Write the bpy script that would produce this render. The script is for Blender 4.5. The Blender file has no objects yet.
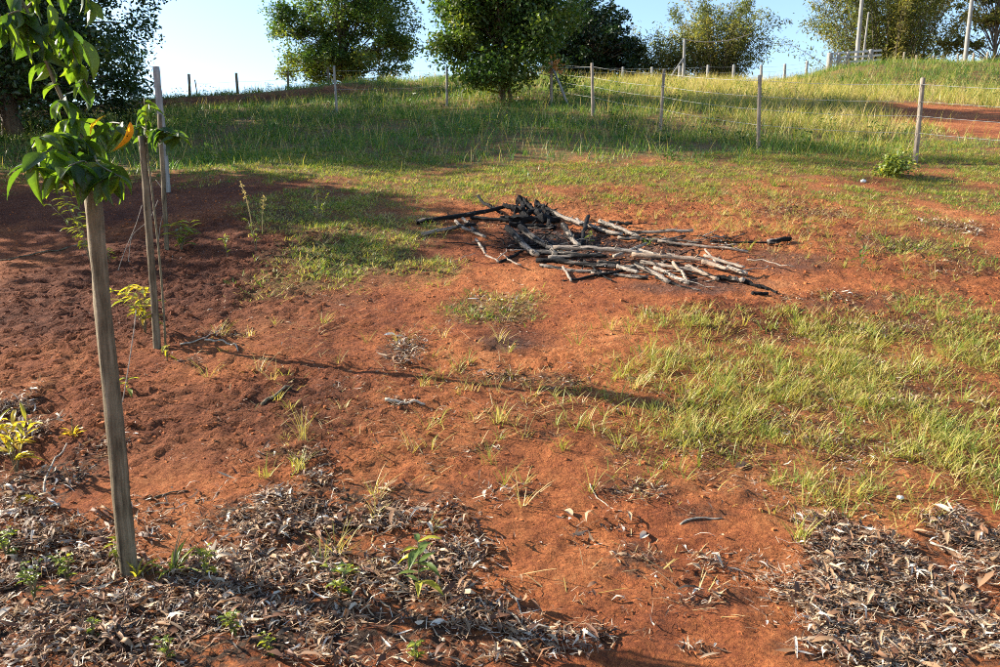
import bpy, math, random
import numpy as np
from mathutils import Vector, Matrix, Quaternion

# ------------------------------------------------------------------ camera, sky, sun, exposure
scene = bpy.context.scene
EYE = 1.6
PITCH = math.radians(8.5)
FPX = 750.0
cam_d = bpy.data.cameras.new('camera')
cam_d.sensor_width = 36.0
cam_d.lens = 36.0 * FPX / 1000.0
cam_d.clip_start = 0.05
cam_d.clip_end = 3000.0
cam = bpy.data.objects.new('camera', cam_d)
scene.collection.objects.link(cam)
cam.location = (0, 0, EYE)
cam.rotation_euler = (math.radians(90) - PITCH, 0, 0)
scene.camera = cam

SUN_EL = math.radians(27.0)
SUN_AZ = math.radians(15.0)          # the sun stands at the left, this far ahead of the camera's side
sunvec = Vector((-math.cos(SUN_AZ) * math.cos(SUN_EL), math.sin(SUN_AZ) * math.cos(SUN_EL), math.sin(SUN_EL)))
world = bpy.data.worlds.new('World')
scene.world = world
world.use_nodes = True
wn = world.node_tree
sky = wn.nodes.new('ShaderNodeTexSky')
sky.sky_type = 'NISHITA'
sky.sun_disc = False
sky.sun_elevation = SUN_EL
sky.sun_rotation = math.atan2(sunvec.x, sunvec.y)
sky.altitude = 300
sky.air_density = 1.0
sky.dust_density = 0.5
sky.ozone_density = 2.0
bgn = wn.nodes['Background']
wn.links.new(sky.outputs[0], bgn.inputs[0])
bgn.inputs[1].default_value = 0.097
sun_d = bpy.data.lights.new('sun', 'SUN')
sun_d.energy = 5.0
sun_d.angle = math.radians(0.53)
sun_d.color = (1.0, 0.91, 0.77)
sun = bpy.data.objects.new('sun', sun_d)
scene.collection.objects.link(sun)
sun.location = (-30, 10, 20)
sun.rotation_euler = sunvec.to_track_quat('Z', 'Y').to_euler()
scene.view_settings.view_transform = 'Standard'
scene.view_settings.look = 'None'
scene.view_settings.gamma = 1.0
scene.view_settings.use_curve_mapping = False
scene.view_settings.exposure = 1.72
scene.render.engine = 'CYCLES'
scene.cycles.max_bounces = 6
scene.cycles.diffuse_bounces = 3
scene.cycles.transmission_bounces = 3
scene.cycles.use_denoising = False
scene.cycles.pixel_filter_type = 'BLACKMAN_HARRIS'
scene.cycles.filter_width = 1.0

RNG = np.random.default_rng(7)
random.seed(7)
COL = scene.collection

# ------------------------------------------------------------------ numeric helpers
def _hash(ix, iy, seed):
    ix = ix.astype(np.int64); iy = iy.astype(np.int64)
    h = (ix * 374761393 + iy * 668265263 + seed * 974711) & 0x7fffffff
    h = ((h ^ (h >> 13)) * 1274126177) & 0x7fffffff
    h = h ^ (h >> 16)
    return h

def perlin(x, y, seed=0):
    x = np.asarray(x, float); y = np.asarray(y, float)
    ix = np.floor(x); iy = np.floor(y)
    fx = x - ix; fy = y - iy
    u = fx * fx * fx * (fx * (fx * 6 - 15) + 10)
    v = fy * fy * fy * (fy * (fy * 6 - 15) + 10)
    def g(ax, ay, dx, dy):
        a = (_hash(ax, ay, seed) % 4096) * (2 * math.pi / 4096)
        return np.cos(a) * dx + np.sin(a) * dy
    n00 = g(ix, iy, fx, fy); n10 = g(ix + 1, iy, fx - 1, fy)
    n01 = g(ix, iy + 1, fx, fy - 1); n11 = g(ix + 1, iy + 1, fx - 1, fy - 1)
    return ((n00 * (1 - u) + n10 * u) * (1 - v) + (n01 * (1 - u) + n11 * u) * v) * 1.5

def fbm(x, y, seed=0, octv=4, gain=0.5):
    s = 0; a = 1.0; t = 0
    for i in range(octv):
        s = s + a * perlin(x * 2 ** i, y * 2 ** i, seed + i * 17)
        t += a; a *= gain
    return s / t

def sstep(a, b, x):
    t = np.clip((x - a) / (b - a), 0, 1)
    return t * t * (3 - 2 * t)

def softplus(x):
    return np.where(x > 30, x, np.log1p(np.exp(np.minimum(x, 30))))

# ------------------------------------------------------------------ terrain
def ground0(x, y):
    x = np.asarray(x, float); y = np.asarray(y, float)
    left = sstep(-3.5, -6.5, x)
    yc = 34.0 - 3.0 * left
    w = 1.2
    yy = y - softplus((y - yc) / w) * w * 0.72
    s = 0.25 * yy - 0.75
    b = 0.03 * y - 0.08
    k = 5.0
    h = np.maximum(s, b) + np.log1p(np.exp(-k * np.abs(s - b))) / k
    # the field falls off a little to the left
    h = h + 0.0027 * np.clip(x, -40, 0) * np.clip(y - 4, 0, 31) 
    # low earth bank along the left crest
    h = h + left * 0.55 / (1 + np.exp(-np.clip((y - 30.0) / 0.22, -30, 30)))
    # hump behind the corner, raised track on the right
    h = h + 0.35 * np.exp(-((x + 2.5) / 4.5) ** 2 - ((y - 34) / 4.0) ** 2)
    h = h + 0.95 * sstep(11.5, 17.5, x) * np.exp(-((y - 35.5) / 4.2) ** 2)
    # broad unevenness
    h = h + 0.10 * perlin(x * 0.22 + 3.1, y * 0.22 + 1.7, 5) * sstep(2, 8, y)
    return h

F_ = np.array((0, math.cos(PITCH), -math.sin(PITCH)))
U_ = np.array((0, math.sin(PITCH), math.cos(PITCH)))
R_ = np.array((1.0, 0, 0))
def ray(px, py):
    return R_ * ((px - 500) / FPX) + F_ + U_ * (-(py - 333.5) / FPX)

def at(px, py):
    """the ground point seen at a place of the photograph (used once, to find real places)"""
    d = ray(px, py)
    ts = np.concatenate([np.linspace(1.2, 40, 1600), np.linspace(40, 90, 300)])
    P = d[None, :] * ts[:, None]
    dz = P[:, 2] + EYE - ground0(P[:, 0], P[:, 1])
    i = np.argmax(dz < 0)
    if i == 0:
        i = len(ts) - 1 if dz[0] > 0 else 1
        i = 1500
    a = dz[i - 1] / (dz[i - 1] - dz[i] + 1e-9)
    t = ts[i - 1] + (ts[i] - ts[i - 1]) * a
    p = d * t
    return np.array((p[0], p[1], float(ground0(p[0], p[1])))), t

def at_depth(px, py, depth):
    p = ray(px, py) * depth
    return np.array((p[0], p[1], p[2] + EYE))

# ------------------------------------------------------------------ region masks (places on the ground)
def blob(px, py, rx, ry, wgt=1.0):
    c, t = at(px, py)
    y0 = at(px, py - ry)[0][1]; y1 = at(px, py + ry)[0][1]
    return (c[0], 0.5 * (y0 + y1), rx * t / FPX, max(0.5 * (y0 - y1), 0.04), wgt)

def density(x, y, blobs, edge=0.55, nscale=1.6, namp=0.45, seed=3):
    n = fbm(x * nscale, y * nscale, seed, 3) * namp
    d = np.zeros_like(np.asarray(x, float))
    for cx, cy, a, b, w in blobs:
        r = np.sqrt(((x - cx) / a) ** 2 + ((y - cy) / b) ** 2) + n
        d = np.maximum(d, w * (1 - sstep(edge, 1.1, r)))
    return d

B = lambda L: [blob(*q) for q in L]
GRASS_NEAR = B([(800, 380, 190, 60, .75), (905, 430, 150, 90, .9), (710, 430, 130, 75, .8), (985, 360, 90, 60, .7), (860, 480, 120, 55, .7),
                (830, 350, 200, 46, .55), (690, 330, 90, 24, .45), (655, 470, 60, 36, .35), (985, 470, 70, 80, .9)])
GRASS_CREEP = B([(350, 255, 95, 34, 1.0), (300, 280, 65, 20, .7), (420, 270, 55, 18, .55), (330, 215, 90, 26, .9), (380, 232, 75, 20, .95),
                 (492, 310, 60, 20, .8), (440, 190, 150, 18, .8), (560, 176, 170, 16, .9), (680, 174, 130, 16, .9), (790, 168, 140, 18, .85),
                 (960, 195, 70, 28, .8), (905, 215, 60, 22, .55), (900, 155, 170, 24, .9), (280, 205, 60, 18, .6), (690, 186, 70, 14, .8),
                 (600, 200, 80, 12, .35), (985, 170, 60, 30, .95), (930, 250, 80, 16, .45), (240, 165, 110, 24, .8), (340, 168, 150, 18, 1.0),
                 (740, 195, 140, 16, .4), (950, 310, 80, 30, .4), (60, 180, 130, 14, .4), (520, 195, 80, 8, .5), (860, 195, 60, 14, .5)])
GRASS_SPARSE = B([(500, 420, 40, 14, .8), (560, 415, 60, 22, .5), (540, 378, 90, 10, .55), (300, 435, 40, 16, .5), (440, 440, 60, 18, .35),
                  (480, 375, 60, 8, .4), (610, 440, 40, 30, .5), (640, 380, 50, 30, .6), (730, 210, 60, 20, .2), (880, 260, 70, 30, .2),
                  (800, 515, 60, 16, .4), (340, 560, 60, 20, .3), (290, 455, 40, 8, .5), (760, 320, 90, 14, .3), (420, 460, 50, 10, .25), (480, 430, 300, 110, .16), (830, 235, 180, 45, .3), (330, 360, 180, 50, .14)])
LITTER_LEFT = B([(130, 630, 300, 55, 1.0), (60, 575, 120, 32, 1.0), (310, 520, 125, 42, 1.0), (370, 630, 190, 40, .95), (230, 560, 90, 30, .8),
                 (430, 590, 70, 50, .85), (330, 570, 100, 40, .8), (480, 660, 110, 14, .8), (395, 495, 60, 16, .7), (290, 455, 34, 10, .6), (270, 580, 330, 110, .2), (450, 520, 50, 26, .35), (520, 640, 60, 24, .5)])
LITTER_FARLEFT = B([(35, 490, 62, 34, 1.0), (20, 408, 26, 18, .9), (95, 455, 32, 16, .7), (20, 545, 60, 14, .9), (10, 440, 40, 30, .6)])
LITTER_RIGHT = B([(930, 620, 120, 68, 1.0), (870, 560, 80, 40, .85), (985, 560, 60, 50, .95), (850, 650, 70, 30, .8), (830, 530, 46, 20, .6), (805, 600, 40, 22, .45), (800, 650, 40, 16, .5), (770, 560, 40, 16, .3), (880, 600, 190, 90, .22), (985, 640, 60, 40, 1.0)])
LITTER_SMALL = B([(640, 560, 36, 22, .8), (705, 600, 34, 14, .8), (600, 640, 18, 24, .7), (640, 490, 50, 16, .75), (700, 515, 40, 10, .6),
                  (402, 352, 26, 16, .8), (400, 405, 20, 5, .7), (545, 437, 30, 6, .7), (225, 333, 32, 6, .7), (190, 362, 20, 6, .5),
                  (740, 595, 20, 8, .5), (700, 650, 30, 10, .6), (760, 615, 16, 6, .5), (530, 378, 70, 7, .7), (790, 455, 180, 70, .4), (860, 390, 160, 40, .25),
                  (620, 455, 24, 20, .5), (490, 320, 50, 14, .5), (900, 330, 90, 10, .45), (800, 340, 50, 8, .45), (960, 228, 40, 8, .6),
                  (480, 450, 40, 7, .5), (575, 385, 30, 6, .6), (930, 400, 90, 50, .4), (850, 300, 80, 10, .55), (900, 245, 60, 12, .55), (800, 212, 60, 9, .45), (960, 268, 50, 10, .4), (340, 300, 40, 8, .4), (480, 225, 40, 8, .4), (420, 420, 240, 70, .10), (620, 600, 130, 60, .14)])
BARE_RIGHT = B([(1000, 128, 90, 20, 1.0), (1000, 123, 82, 19, 1.0), (960, 116, 46, 12, 1.0), (1060, 124, 80, 22, 1.0)])
ASH = B([(560, 242, 75, 17, 1.0), (620, 252, 110, 16, .85), (700, 285, 90, 10, .7), (790, 262, 50, 16, .6), (500, 343, 40, 12, .6), (640, 262, 90, 12, .5), (850, 310, 60, 8, .3)])
ROUGH = B([(90, 330, 300, 120, 1.0), (60, 420, 170, 70, .85), (250, 410, 170, 60, .7), (800, 315, 160, 26, .75), (340, 440, 200, 70, .45), (700, 225, 300, 50, .5), (500, 400, 200, 60, .35), (980, 280, 120, 50, .5)])

def edge_field(x, y):
    """1 where the tall field grass stands, 0 on the bare slope"""
    line = 13.3 + 0.9 * fbm(x * 0.35, y * 0.35, 41, 3) + 0.10 * np.clip(x, 0, 20) - 0.02 * np.clip(-x, 0, 20)
    return sstep(-0.5, 0.7, y - line + 0.9 * fbm(x * 1.3, y * 1.3, 43, 2))

def micro(x, y):
    rough = density(x, y, ROUGH, 0.4, 0.8, 0.4, 11)
    near = 1 - sstep(11, 15, y)
    r1 = 1 - np.abs(perlin(x * 2.6 + y * 0.8, y * 7.5 - x * 1.2, 21)) * 1.6
    r2 = 1 - np.abs(perlin(x * 7 + 0.4 * y, y * 15, 22)) * 1.5
    wx = x + .12 * perlin(x * 3, y * 3, 27); wy = y + .12 * perlin(x * 3, y * 3, 28)
    cl = fbm(wx * 6, wy * 9, 23, 4, .65)
    b1 = np.abs(perlin(wx * 4.2 + 1.3 * wy, wy * 8.5, 29)); b2 = np.abs(perlin(wx * 9, wy * 15, 30))
    m = (.34 + .50 * rough) * (0.036 * (r1 - .5) + 0.052 * np.minimum(b1, .5) + .034 * np.minimum(b2, .45) + 0.036 * np.maximum(cl, -.25) - .02)
    m = m + 0.018 * perlin(x * 1.7, y * 1.7, 24) + 0.016 * fbm(wx * 5, wy * 6, 25, 4, .65) + (0.004 + .006 * rough) * perlin(x * 19, y * 19, 26)
    return m * near * sstep(-2.5, 1.0, y)

def ground(x, y):
    return ground0(x, y) + micro(x, y)

def gz(x, y):
    return float(ground(np.array([x]), np.array([y]))[0])

# ------------------------------------------------------------------ mesh building
class Acc:
    def __init__(s):
        s.v = []; s.f = []; s.n = 0; s.a = {}
        s.mi = []
    def add(s, v, faces, mi=0, **attrs):
        v = np.asarray(v, float).reshape(-1, 3)
        for f in (faces if isinstance(faces, list) else [faces]):
            f = np.asarray(f, int)
            s.f.append(f + s.n)
            s.mi.append(np.full(len(f), mi, int))
        for k, a in attrs.items():
            s.a.setdefault(k, []).append(np.broadcast_to(np.asarray(a, float), (len(v),)))
        s.v.append(v); s.n += len(v)
    def mesh(s, name, smooth=True):
        me = bpy.data.meshes.new(name)
        V = np.concatenate(s.v).astype(np.float32)
        loops = np.concatenate([f.ravel() for f in s.f]).astype(np.int32)
        tot = np.concatenate([np.full(len(f), f.shape[1], np.int32) for f in s.f])
        st = np.concatenate([[0], np.cumsum(tot)[:-1]]).astype(np.int32)
        me.vertices.add(len(V)); me.vertices.foreach_set('co', V.ravel())
        me.loops.add(len(loops)); me.loops.foreach_set('vertex_index', loops)
        me.polygons.add(len(tot)); me.polygons.foreach_set('loop_start', st)
        me.polygons.foreach_set('loop_total', tot)
        me.polygons.foreach_set('material_index', np.concatenate(s.mi).astype(np.int32))
        me.polygons.foreach_set('use_smooth', np.full(len(tot), smooth, bool))
        for k, L in s.a.items():
            at_ = me.attributes.new(k, 'FLOAT', 'POINT')
            at_.data.foreach_set('value', np.concatenate(L).astype(np.float32))
        me.update(calc_edges=True)
        me.validate()
        return me

def tag(o, label=None, cat=None, group=None, kind=None):
    if label: o['label'] = label
    if cat: o['category'] = cat
    if group: o['group'] = group
    if kind: o['kind'] = kind
    return o

def link(name, me, mats, parent=None, loc=None):
    o = bpy.data.objects.new(name, me)
    COL.objects.link(o)
    if not isinstance(mats, (list, tuple)): mats = [mats]
    if len(me.materials) == 0:
        for m in mats: me.materials.append(m)
    if parent: o.parent = parent
    if loc is not None: o.location = loc
    return o

def empty(name, loc, label, cat, group=None):
    o = bpy.data.objects.new(name, None)
    o.empty_display_size = 0.1
    COL.objects.link(o)
    o.location = loc
    return tag(o, label, cat, group)

def tube(path, radii, sides=8, cap=True, twist=0.0, noise=0.0, rng=None):
    """verts and faces of a tube along a path"""
    P = np.asarray(path, float); n = len(P)
    radii = np.broadcast_to(np.asarray(radii, float), (n,))
    T = np.gradient(P, axis=0)
    T /= np.linalg.norm(T, axis=1)[:, None] + 1e-12
    ref = np.array((0, 0, 1.0)) if abs(T[:, 2]).mean() < 0.8 else np.array((1.0, 0, 0))
    A = np.cross(T, ref); A /= np.linalg.norm(A, axis=1)[:, None] + 1e-12
    Bv = np.cross(A, T)
    th = np.linspace(0, 2 * np.pi, sides, endpoint=False)
    rr = radii[:, None] * np.ones((1, sides))
    if noise and rng is not None:
        rr = rr * (1 + noise * rng.standard_normal((n, sides)))
    V = P[:, None, :] + rr[..., None] * (A[:, None, :] * np.cos(th)[None, :, None] + Bv[:, None, :] * np.sin(th)[None, :, None])
    V = V.reshape(-1, 3)
    i = np.arange(n - 1)[:, None] * sides; j = np.arange(sides)[None, :]; j2 = (j + 1) % sides
    Q = np.stack([i + j, i + sides + j, i + sides + j2, i + j2], -1).reshape(-1, 4)
    caps = None
    if cap:
        V = np.concatenate([V, P[:1], P[-1:]])
        c0 = n * sides; c1 = c0 + 1
        jj = np.arange(sides); jn = (jj + 1) % sides
        caps = np.concatenate([np.stack([np.full(sides, c0), jj, jn], -1),
                               np.stack([np.full(sides, c1), (n - 1) * sides + jn, (n - 1) * sides + jj], -1)])
    return V, Q, caps

def bez(p0, p1, p2, n):
    t = np.linspace(0, 1, n)[:, None]
    return (1 - t) ** 2 * np.asarray(p0) + 2 * t * (1 - t) * np.asarray(p1) + t * t * np.asarray(p2)

# ------------------------------------------------------------------ materials
def mat(name):
    m = bpy.data.materials.new(name); m.use_nodes = True
    nt = m.node_tree
    return m, nt, nt.nodes['Principled BSDF']

def N(nt, typ, **kw):
    n = nt.nodes.new(typ)
    for k, v in kw.items():
        if k.startswith('i_'):
            key = k[2:]
            n.inputs[int(key) if key.isdigit() else key].default_value = v
        else:
            setattr(n, k, v)
    return n

def ramp(nt, fac, stops):
    r = nt.nodes.new('ShaderNodeValToRGB')
    e = r.color_ramp.elements
    while len(e) < len(stops): e.new(0.5)
    for el, (p, c) in zip(e, stops):
        el.position = p; el.color = (*c, 1)
    nt.links.new(fac, r.inputs[0])
    return r.outputs[0]

def mixc(nt, fac, a, b, typ='MIX'):
    n = nt.nodes.new('ShaderNodeMix'); n.data_type = 'RGBA'; n.blend_type = typ
    for s, v in ((0, fac), (6, a), (7, b)):
        if hasattr(v, 'is_output'): nt.links.new(v, n.inputs[s])
        else: n.inputs[s].default_value = (*v, 1) if s else v
    return n.outputs[2]

def math_n(nt, op, a, b=0.0):
    n = nt.nodes.new('ShaderNodeMath'); n.operation = op
    for s, v in ((0, a), (1, b)):
        if hasattr(v, 'is_output'): nt.links.new(v, n.inputs[s])
        else: n.inputs[s].default_value = v
    return n.outputs[0]

def attr(nt, name):
    n = nt.nodes.new('ShaderNodeAttribute'); n.attribute_name = name
    return n.outputs['Fac']

def noise(nt, vec, scale, detail=4, rough=0.55):
    n = N(nt, 'ShaderNodeTexNoise', i_Scale=scale, i_Detail=detail, i_Roughness=rough)
    if vec is not None: nt.links.new(vec, n.inputs['Vector'])
    return n.outputs['Fac']

def bump(nt, h, strength, dist, prev=None):
    b = N(nt, 'ShaderNodeBump', i_Strength=strength, i_Distance=dist)
    nt.links.new(h, b.inputs['Height'])
    if prev is not None: nt.links.new(prev, b.inputs['Normal'])
    return b.outputs['Normal']

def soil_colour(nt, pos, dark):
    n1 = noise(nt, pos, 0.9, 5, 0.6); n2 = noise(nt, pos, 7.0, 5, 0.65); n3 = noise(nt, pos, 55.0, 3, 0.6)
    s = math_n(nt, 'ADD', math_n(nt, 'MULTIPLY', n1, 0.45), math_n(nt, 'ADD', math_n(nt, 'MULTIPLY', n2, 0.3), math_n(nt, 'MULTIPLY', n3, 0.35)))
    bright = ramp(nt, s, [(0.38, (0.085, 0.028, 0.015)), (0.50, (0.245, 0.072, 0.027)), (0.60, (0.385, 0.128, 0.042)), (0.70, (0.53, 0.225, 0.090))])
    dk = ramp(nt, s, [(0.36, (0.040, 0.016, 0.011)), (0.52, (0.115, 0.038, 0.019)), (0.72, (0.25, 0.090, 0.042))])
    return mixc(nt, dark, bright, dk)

def make_ground_mat():
    m, nt, p = mat('red_soil_ground')
    pos = N(nt, 'ShaderNodeNewGeometry').outputs['Position']
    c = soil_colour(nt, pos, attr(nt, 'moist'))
    nz = noise(nt, pos, 14, 4, 0.7)
    ash = math_n(nt, 'MULTIPLY', attr(nt, 'ash'), ramp(nt, nz, [(0.28, (0, 0, 0)), (0.46, (1, 1, 1))]))
    ashc = ramp(nt, noise(nt, pos, 30, 4, 0.7), [(0.35, (0.016, 0.013, 0.012)), (0.6, (0.07, 0.055, 0.048)), (0.75, (0.22, 0.20, 0.19))])
    c = mixc(nt, ash, c, ashc)
    lit = math_n(nt, 'MULTIPLY', attr(nt, 'litter'), ramp(nt, noise(nt, pos, 26, 3, 0.6), [(0.36, (0, 0, 0)), (0.56, (1, 1, 1))]))
    litter_shade = ramp(nt, noise(nt, pos, 60, 3, 0.7), [(0.3, (0.018, 0.012, 0.009)), (0.55, (0.06, 0.040, 0.027)), (0.8, (0.18, 0.13, 0.09))])  # litter tone; its darkest part paints the shaded soil between leaves
    c = mixc(nt, lit, c, litter_shade)
    gn = ramp(nt, noise(nt, pos, 18, 4, 0.7), [(0.3, (0.055, 0.055, 0.020)), (0.55, (0.14, 0.115, 0.045)), (0.8, (0.28, 0.22, 0.10))])
    gm = math_n(nt, 'MULTIPLY', attr(nt, 'grass'), ramp(nt, noise(nt, pos, 9, 4, 0.6), [(0.25, (0, 0, 0)), (0.55, (1, 1, 1))]))
    c = mixc(nt, gm, c, gn)
    nt.links.new(c, p.inputs['Base Color'])
    p.inputs['Roughness'].default_value = 0.95
    p.inputs['Specular IOR Level'].default_value = 0.15
    v = N(nt, 'ShaderNodeTexVoronoi', i_Scale=75.0, feature='F1'); nt.links.new(pos, v.inputs['Vector'])
    gran = math_n(nt, 'SUBTRACT', 1.0, v.outputs['Distance'])
    wv = N(nt, 'ShaderNodeVectorMath', operation='ADD')
    nzc = N(nt, 'ShaderNodeTexNoise', i_Scale=9.0, i_Detail=3.0); nt.links.new(pos, nzc.inputs['Vector'])
    sc_ = N(nt, 'ShaderNodeVectorMath', operation='SCALE', i_Scale=0.12); nt.links.new(nzc.outputs['Color'], sc_.inputs[0])
    nt.links.new(pos, wv.inputs[0]); nt.links.new(sc_.outputs[0], wv.inputs[1])
    mp = N(nt, 'ShaderNodeMapping'); mp.inputs['Scale'].default_value = (1.0, 1.7, 1.7); nt.links.new(wv.outputs[0], mp.inputs[0])
    vc = N(nt, 'ShaderNodeTexVoronoi', i_Scale=19.0, feature='F1'); nt.links.new(mp.outputs[0], vc.inputs['Vector'])
    crumb = math_n(nt, 'MULTIPLY', math_n(nt, 'SUBTRACT', 1.0, vc.outputs['Distance']), math_n(nt, 'ADD', 0.45, attr(nt, 'rough')))
    nb = bump(nt, crumb, 1.0, 0.034)
    nb = bump(nt, noise(nt, pos, 20, 8, 0.72), 1.0, 0.052, nb)
    nb = bump(nt, gran, 0.55, 0.008, nb)
    nb = bump(nt, noise(nt, pos, 210, 2, 0.6), 0.5, 0.004, nb)
    nt.links.new(nb, p.inputs['Normal'])
    return m

def make_clod_mat():
    m, nt, p = mat('red_soil_clods')
    pos = N(nt, 'ShaderNodeNewGeometry').outputs['Position']
    c = soil_colour(nt, pos, attr(nt, 'moist'))
    nt.links.new(c, p.inputs['Base Color'])
    p.inputs['Roughness'].default_value = 0.95
    p.inputs['Specular IOR Level'].default_value = 0.15
    nt.links.new(bump(nt, noise(nt, pos, 120, 3, 0.6), 0.7, 0.006), p.inputs['Normal'])
    return m

def leaf_mat(name, stops, trans=0.35, rough=0.45, tint_attr='tint', spec=0.4, trans_gain=(1.6, 1.7, 0.8), vary=False):
    """foliage: colour by the tint stored on each leaf or blade, some light let through"""
    m, nt, p = mat(name)
    tf = attr(nt, tint_attr)
    if vary:
        oc = N(nt, 'ShaderNodeTexCoord').outputs['Object']; rnd = N(nt, 'ShaderNodeObjectInfo').outputs['Random']
        tf = math_n(nt, 'ADD', tf, math_n(nt, 'MULTIPLY', math_n(nt, 'SUBTRACT', rnd, 0.5), 0.2))
        tf = math_n(nt, 'ADD', tf, math_n(nt, 'MULTIPLY', math_n(nt, 'SUBTRACT', noise(nt, oc, 45, 4, .6), 0.5), 0.3))
        sx = N(nt, 'ShaderNodeSeparateXYZ'); nt.links.new(oc, sx.inputs[0])
        ay = math_n(nt, 'ABSOLUTE', sx.outputs[1])
        rib = math_n(nt, 'LESS_THAN', ay, 0.0014)
        vein = math_n(nt, 'GREATER_THAN', math_n(nt, 'SINE', math_n(nt, 'MULTIPLY', math_n(nt, 'SUBTRACT', sx.outputs[0], math_n(nt, 'MULTIPLY', ay, 0.7)), 520.0)), 0.93)
        tf = math_n(nt, 'ADD', tf, math_n(nt, 'MULTIPLY', math_n(nt, 'MAXIMUM', rib, math_n(nt, 'MULTIPLY', vein, .4)), 0.14))
    c = ramp(nt, tf, stops)
    nt.links.new(c, p.inputs['Base Color'])
    p.inputs['Roughness'].default_value = rough
    p.inputs['Specular IOR Level'].default_value = spec
    tr = nt.nodes.new('ShaderNodeBsdfTranslucent')
    tc = mixc(nt, 1.0, c, trans_gain, 'MULTIPLY')
    nt.links.new(tc, tr.inputs['Color'])
    mx = nt.nodes.new('ShaderNodeMixShader'); mx.inputs[0].default_value = trans
    nt.links.new(p.outputs[0], mx.inputs[1]); nt.links.new(tr.outputs[0], mx.inputs[2])
    nt.links.new(mx.outputs[0], nt.nodes['Material Output'].inputs['Surface'])
    return m

def wood_mat(name, stops, along='z', rough=0.85, scale=1.0):
    m, nt, p = mat(name)
    tc = N(nt, 'ShaderNodeTexCoord').outputs['Object']
    mp = N(nt, 'ShaderNodeMapping')
    sc = {'z': (22, 22, 1.6), 'x': (1.6, 22, 22)}[along]
    mp.inputs['Scale'].default_value = [q * scale for q in sc]
    nt.links.new(tc, mp.inputs[0])
    g = noise(nt, mp.outputs[0], 1.6, 6, 0.65)
    g2 = noise(nt, tc, 5.0, 4, 0.6)
    s = math_n(nt, 'ADD', math_n(nt, 'MULTIPLY', g, 0.7), math_n(nt, 'MULTIPLY', g2, 0.35))
    nt.links.new(ramp(nt, s, stops), p.inputs['Base Color'])
    p.inputs['Roughness'].default_value = rough
    p.inputs['Specular IOR Level'].default_value = 0.25
    nt.links.new(bump(nt, g, 1.0, 0.016), p.inputs['Normal'])
    return m

def char_mat():
    """burnt branches: black where charred, pale where the bark is gone; 'char' runs along each log"""
    m, nt, p = mat('charred_wood')
    tc = N(nt, 'ShaderNodeTexCoord').outputs['Object']
    oi = N(nt, 'ShaderNodeObjectInfo')
    mp = N(nt, 'ShaderNodeMapping'); nt.links.new(tc, mp.inputs[0]); mp.inputs['Scale'].default_value = (1.3, 9, 9)
    rnd = oi.outputs['Random']
    off = N(nt, 'ShaderNodeCombineXYZ'); nt.links.new(math_n(nt, 'MULTIPLY', rnd, 40.0), off.inputs[0]); nt.links.new(off.outputs[0], mp.inputs['Location'])
    n1 = noise(nt, mp.outputs[0], 3.0, 5, 0.65)
    n2 = noise(nt, mp.outputs[0], 14.0, 3, 0.6)
    bare = ramp(nt, math_n(nt, 'ADD', math_n(nt, 'MULTIPLY', n1, 0.6), math_n(nt, 'MULTIPLY', n2, 0.4)),
                [(0.32, (0.06, 0.050, 0.042)), (0.48, (0.25, 0.205, 0.165)), (0.62, (0.52, 0.45, 0.37))])
    tan = mixc(nt, math_n(nt, 'MULTIPLY', attr(nt, 'tan'), .7), bare, (0.33, 0.21, 0.13))
    f = math_n(nt, 'ADD', attr(nt, 'char'), math_n(nt, 'MULTIPLY', math_n(nt, 'SUBTRACT', n1, 0.46), 2.2))
    fr = ramp(nt, f, [(0.40, (0, 0, 0)), (0.62, (1, 1, 1))])
    c = mixc(nt, fr, tan, (0.007, 0.0065, 0.0065))
    nt.links.new(c, p.inputs['Base Color'])
    p.inputs['Roughness'].default_value = 0.85
    p.inputs['Specular IOR Level'].default_value = 0.2
    nt.links.new(bump(nt, n2, 1.0, 0.014), p.inputs['Normal'])
    return m

def plain_mat(name, col, rough=0.7, nsc=20, var=0.35, metal=0.0):
    m, nt, p = mat(name)
    tc = N(nt, 'ShaderNodeTexCoord').outputs['Object']
    n = noise(nt, tc, nsc, 4, 0.6)
    a = tuple(c * (1 - var) for c in col); b = tuple(min(1, c * (1 + var)) for c in col)
    nt.links.new(ramp(nt, n, [(0.3, a), (0.7, b)]), p.inputs['Base Color'])
    p.inputs['Roughness'].default_value = rough
    p.inputs['Metallic'].default_value = metal
    nt.links.new(bump(nt, n, 0.3, 0.004), p.inputs['Normal'])
    return m

M_GROUND = make_ground_mat()
M_CLOD = make_clod_mat()
M_GRASS = leaf_mat('field_grass', [(0.0, (0.042, 0.125, 0.022)), (0.3, (0.135, 0.215, 0.034)), (0.55, (0.31, 0.305, 0.055)), (0.75, (0.44, 0.34, 0.10)), (1.0, (0.60, 0.47, 0.25))], 0.38, 0.5, trans_gain=(1.35, 1.35, .8))
M_LITTER = leaf_mat('dry_leaf_litter', [(0.0, (0.028, 0.018, 0.013)), (0.25, (0.15, 0.066, 0.034)), (0.5, (0.31, 0.185, 0.098)), (0.75, (0.48, 0.36, 0.235)), (1.0, (0.70, 0.62, 0.51))], 0.15, 0.6, spec=0.3, trans_gain=(1.1, 0.9, 0.7))
M_SAP = leaf_mat('sapling_leaf', [(0.0, (0.020, 0.048, 0.010)), (0.35, (0.042, 0.085, 0.014)), (0.7, (0.12, 0.19, 0.02)), (0.9, (0.35, 0.32, 0.03)), (1.0, (0.55, 0.22, 0.02))], 0.5, 0.38, spec=0.45, trans_gain=(2.8, 2.6, 0.8), vary=True)
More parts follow.
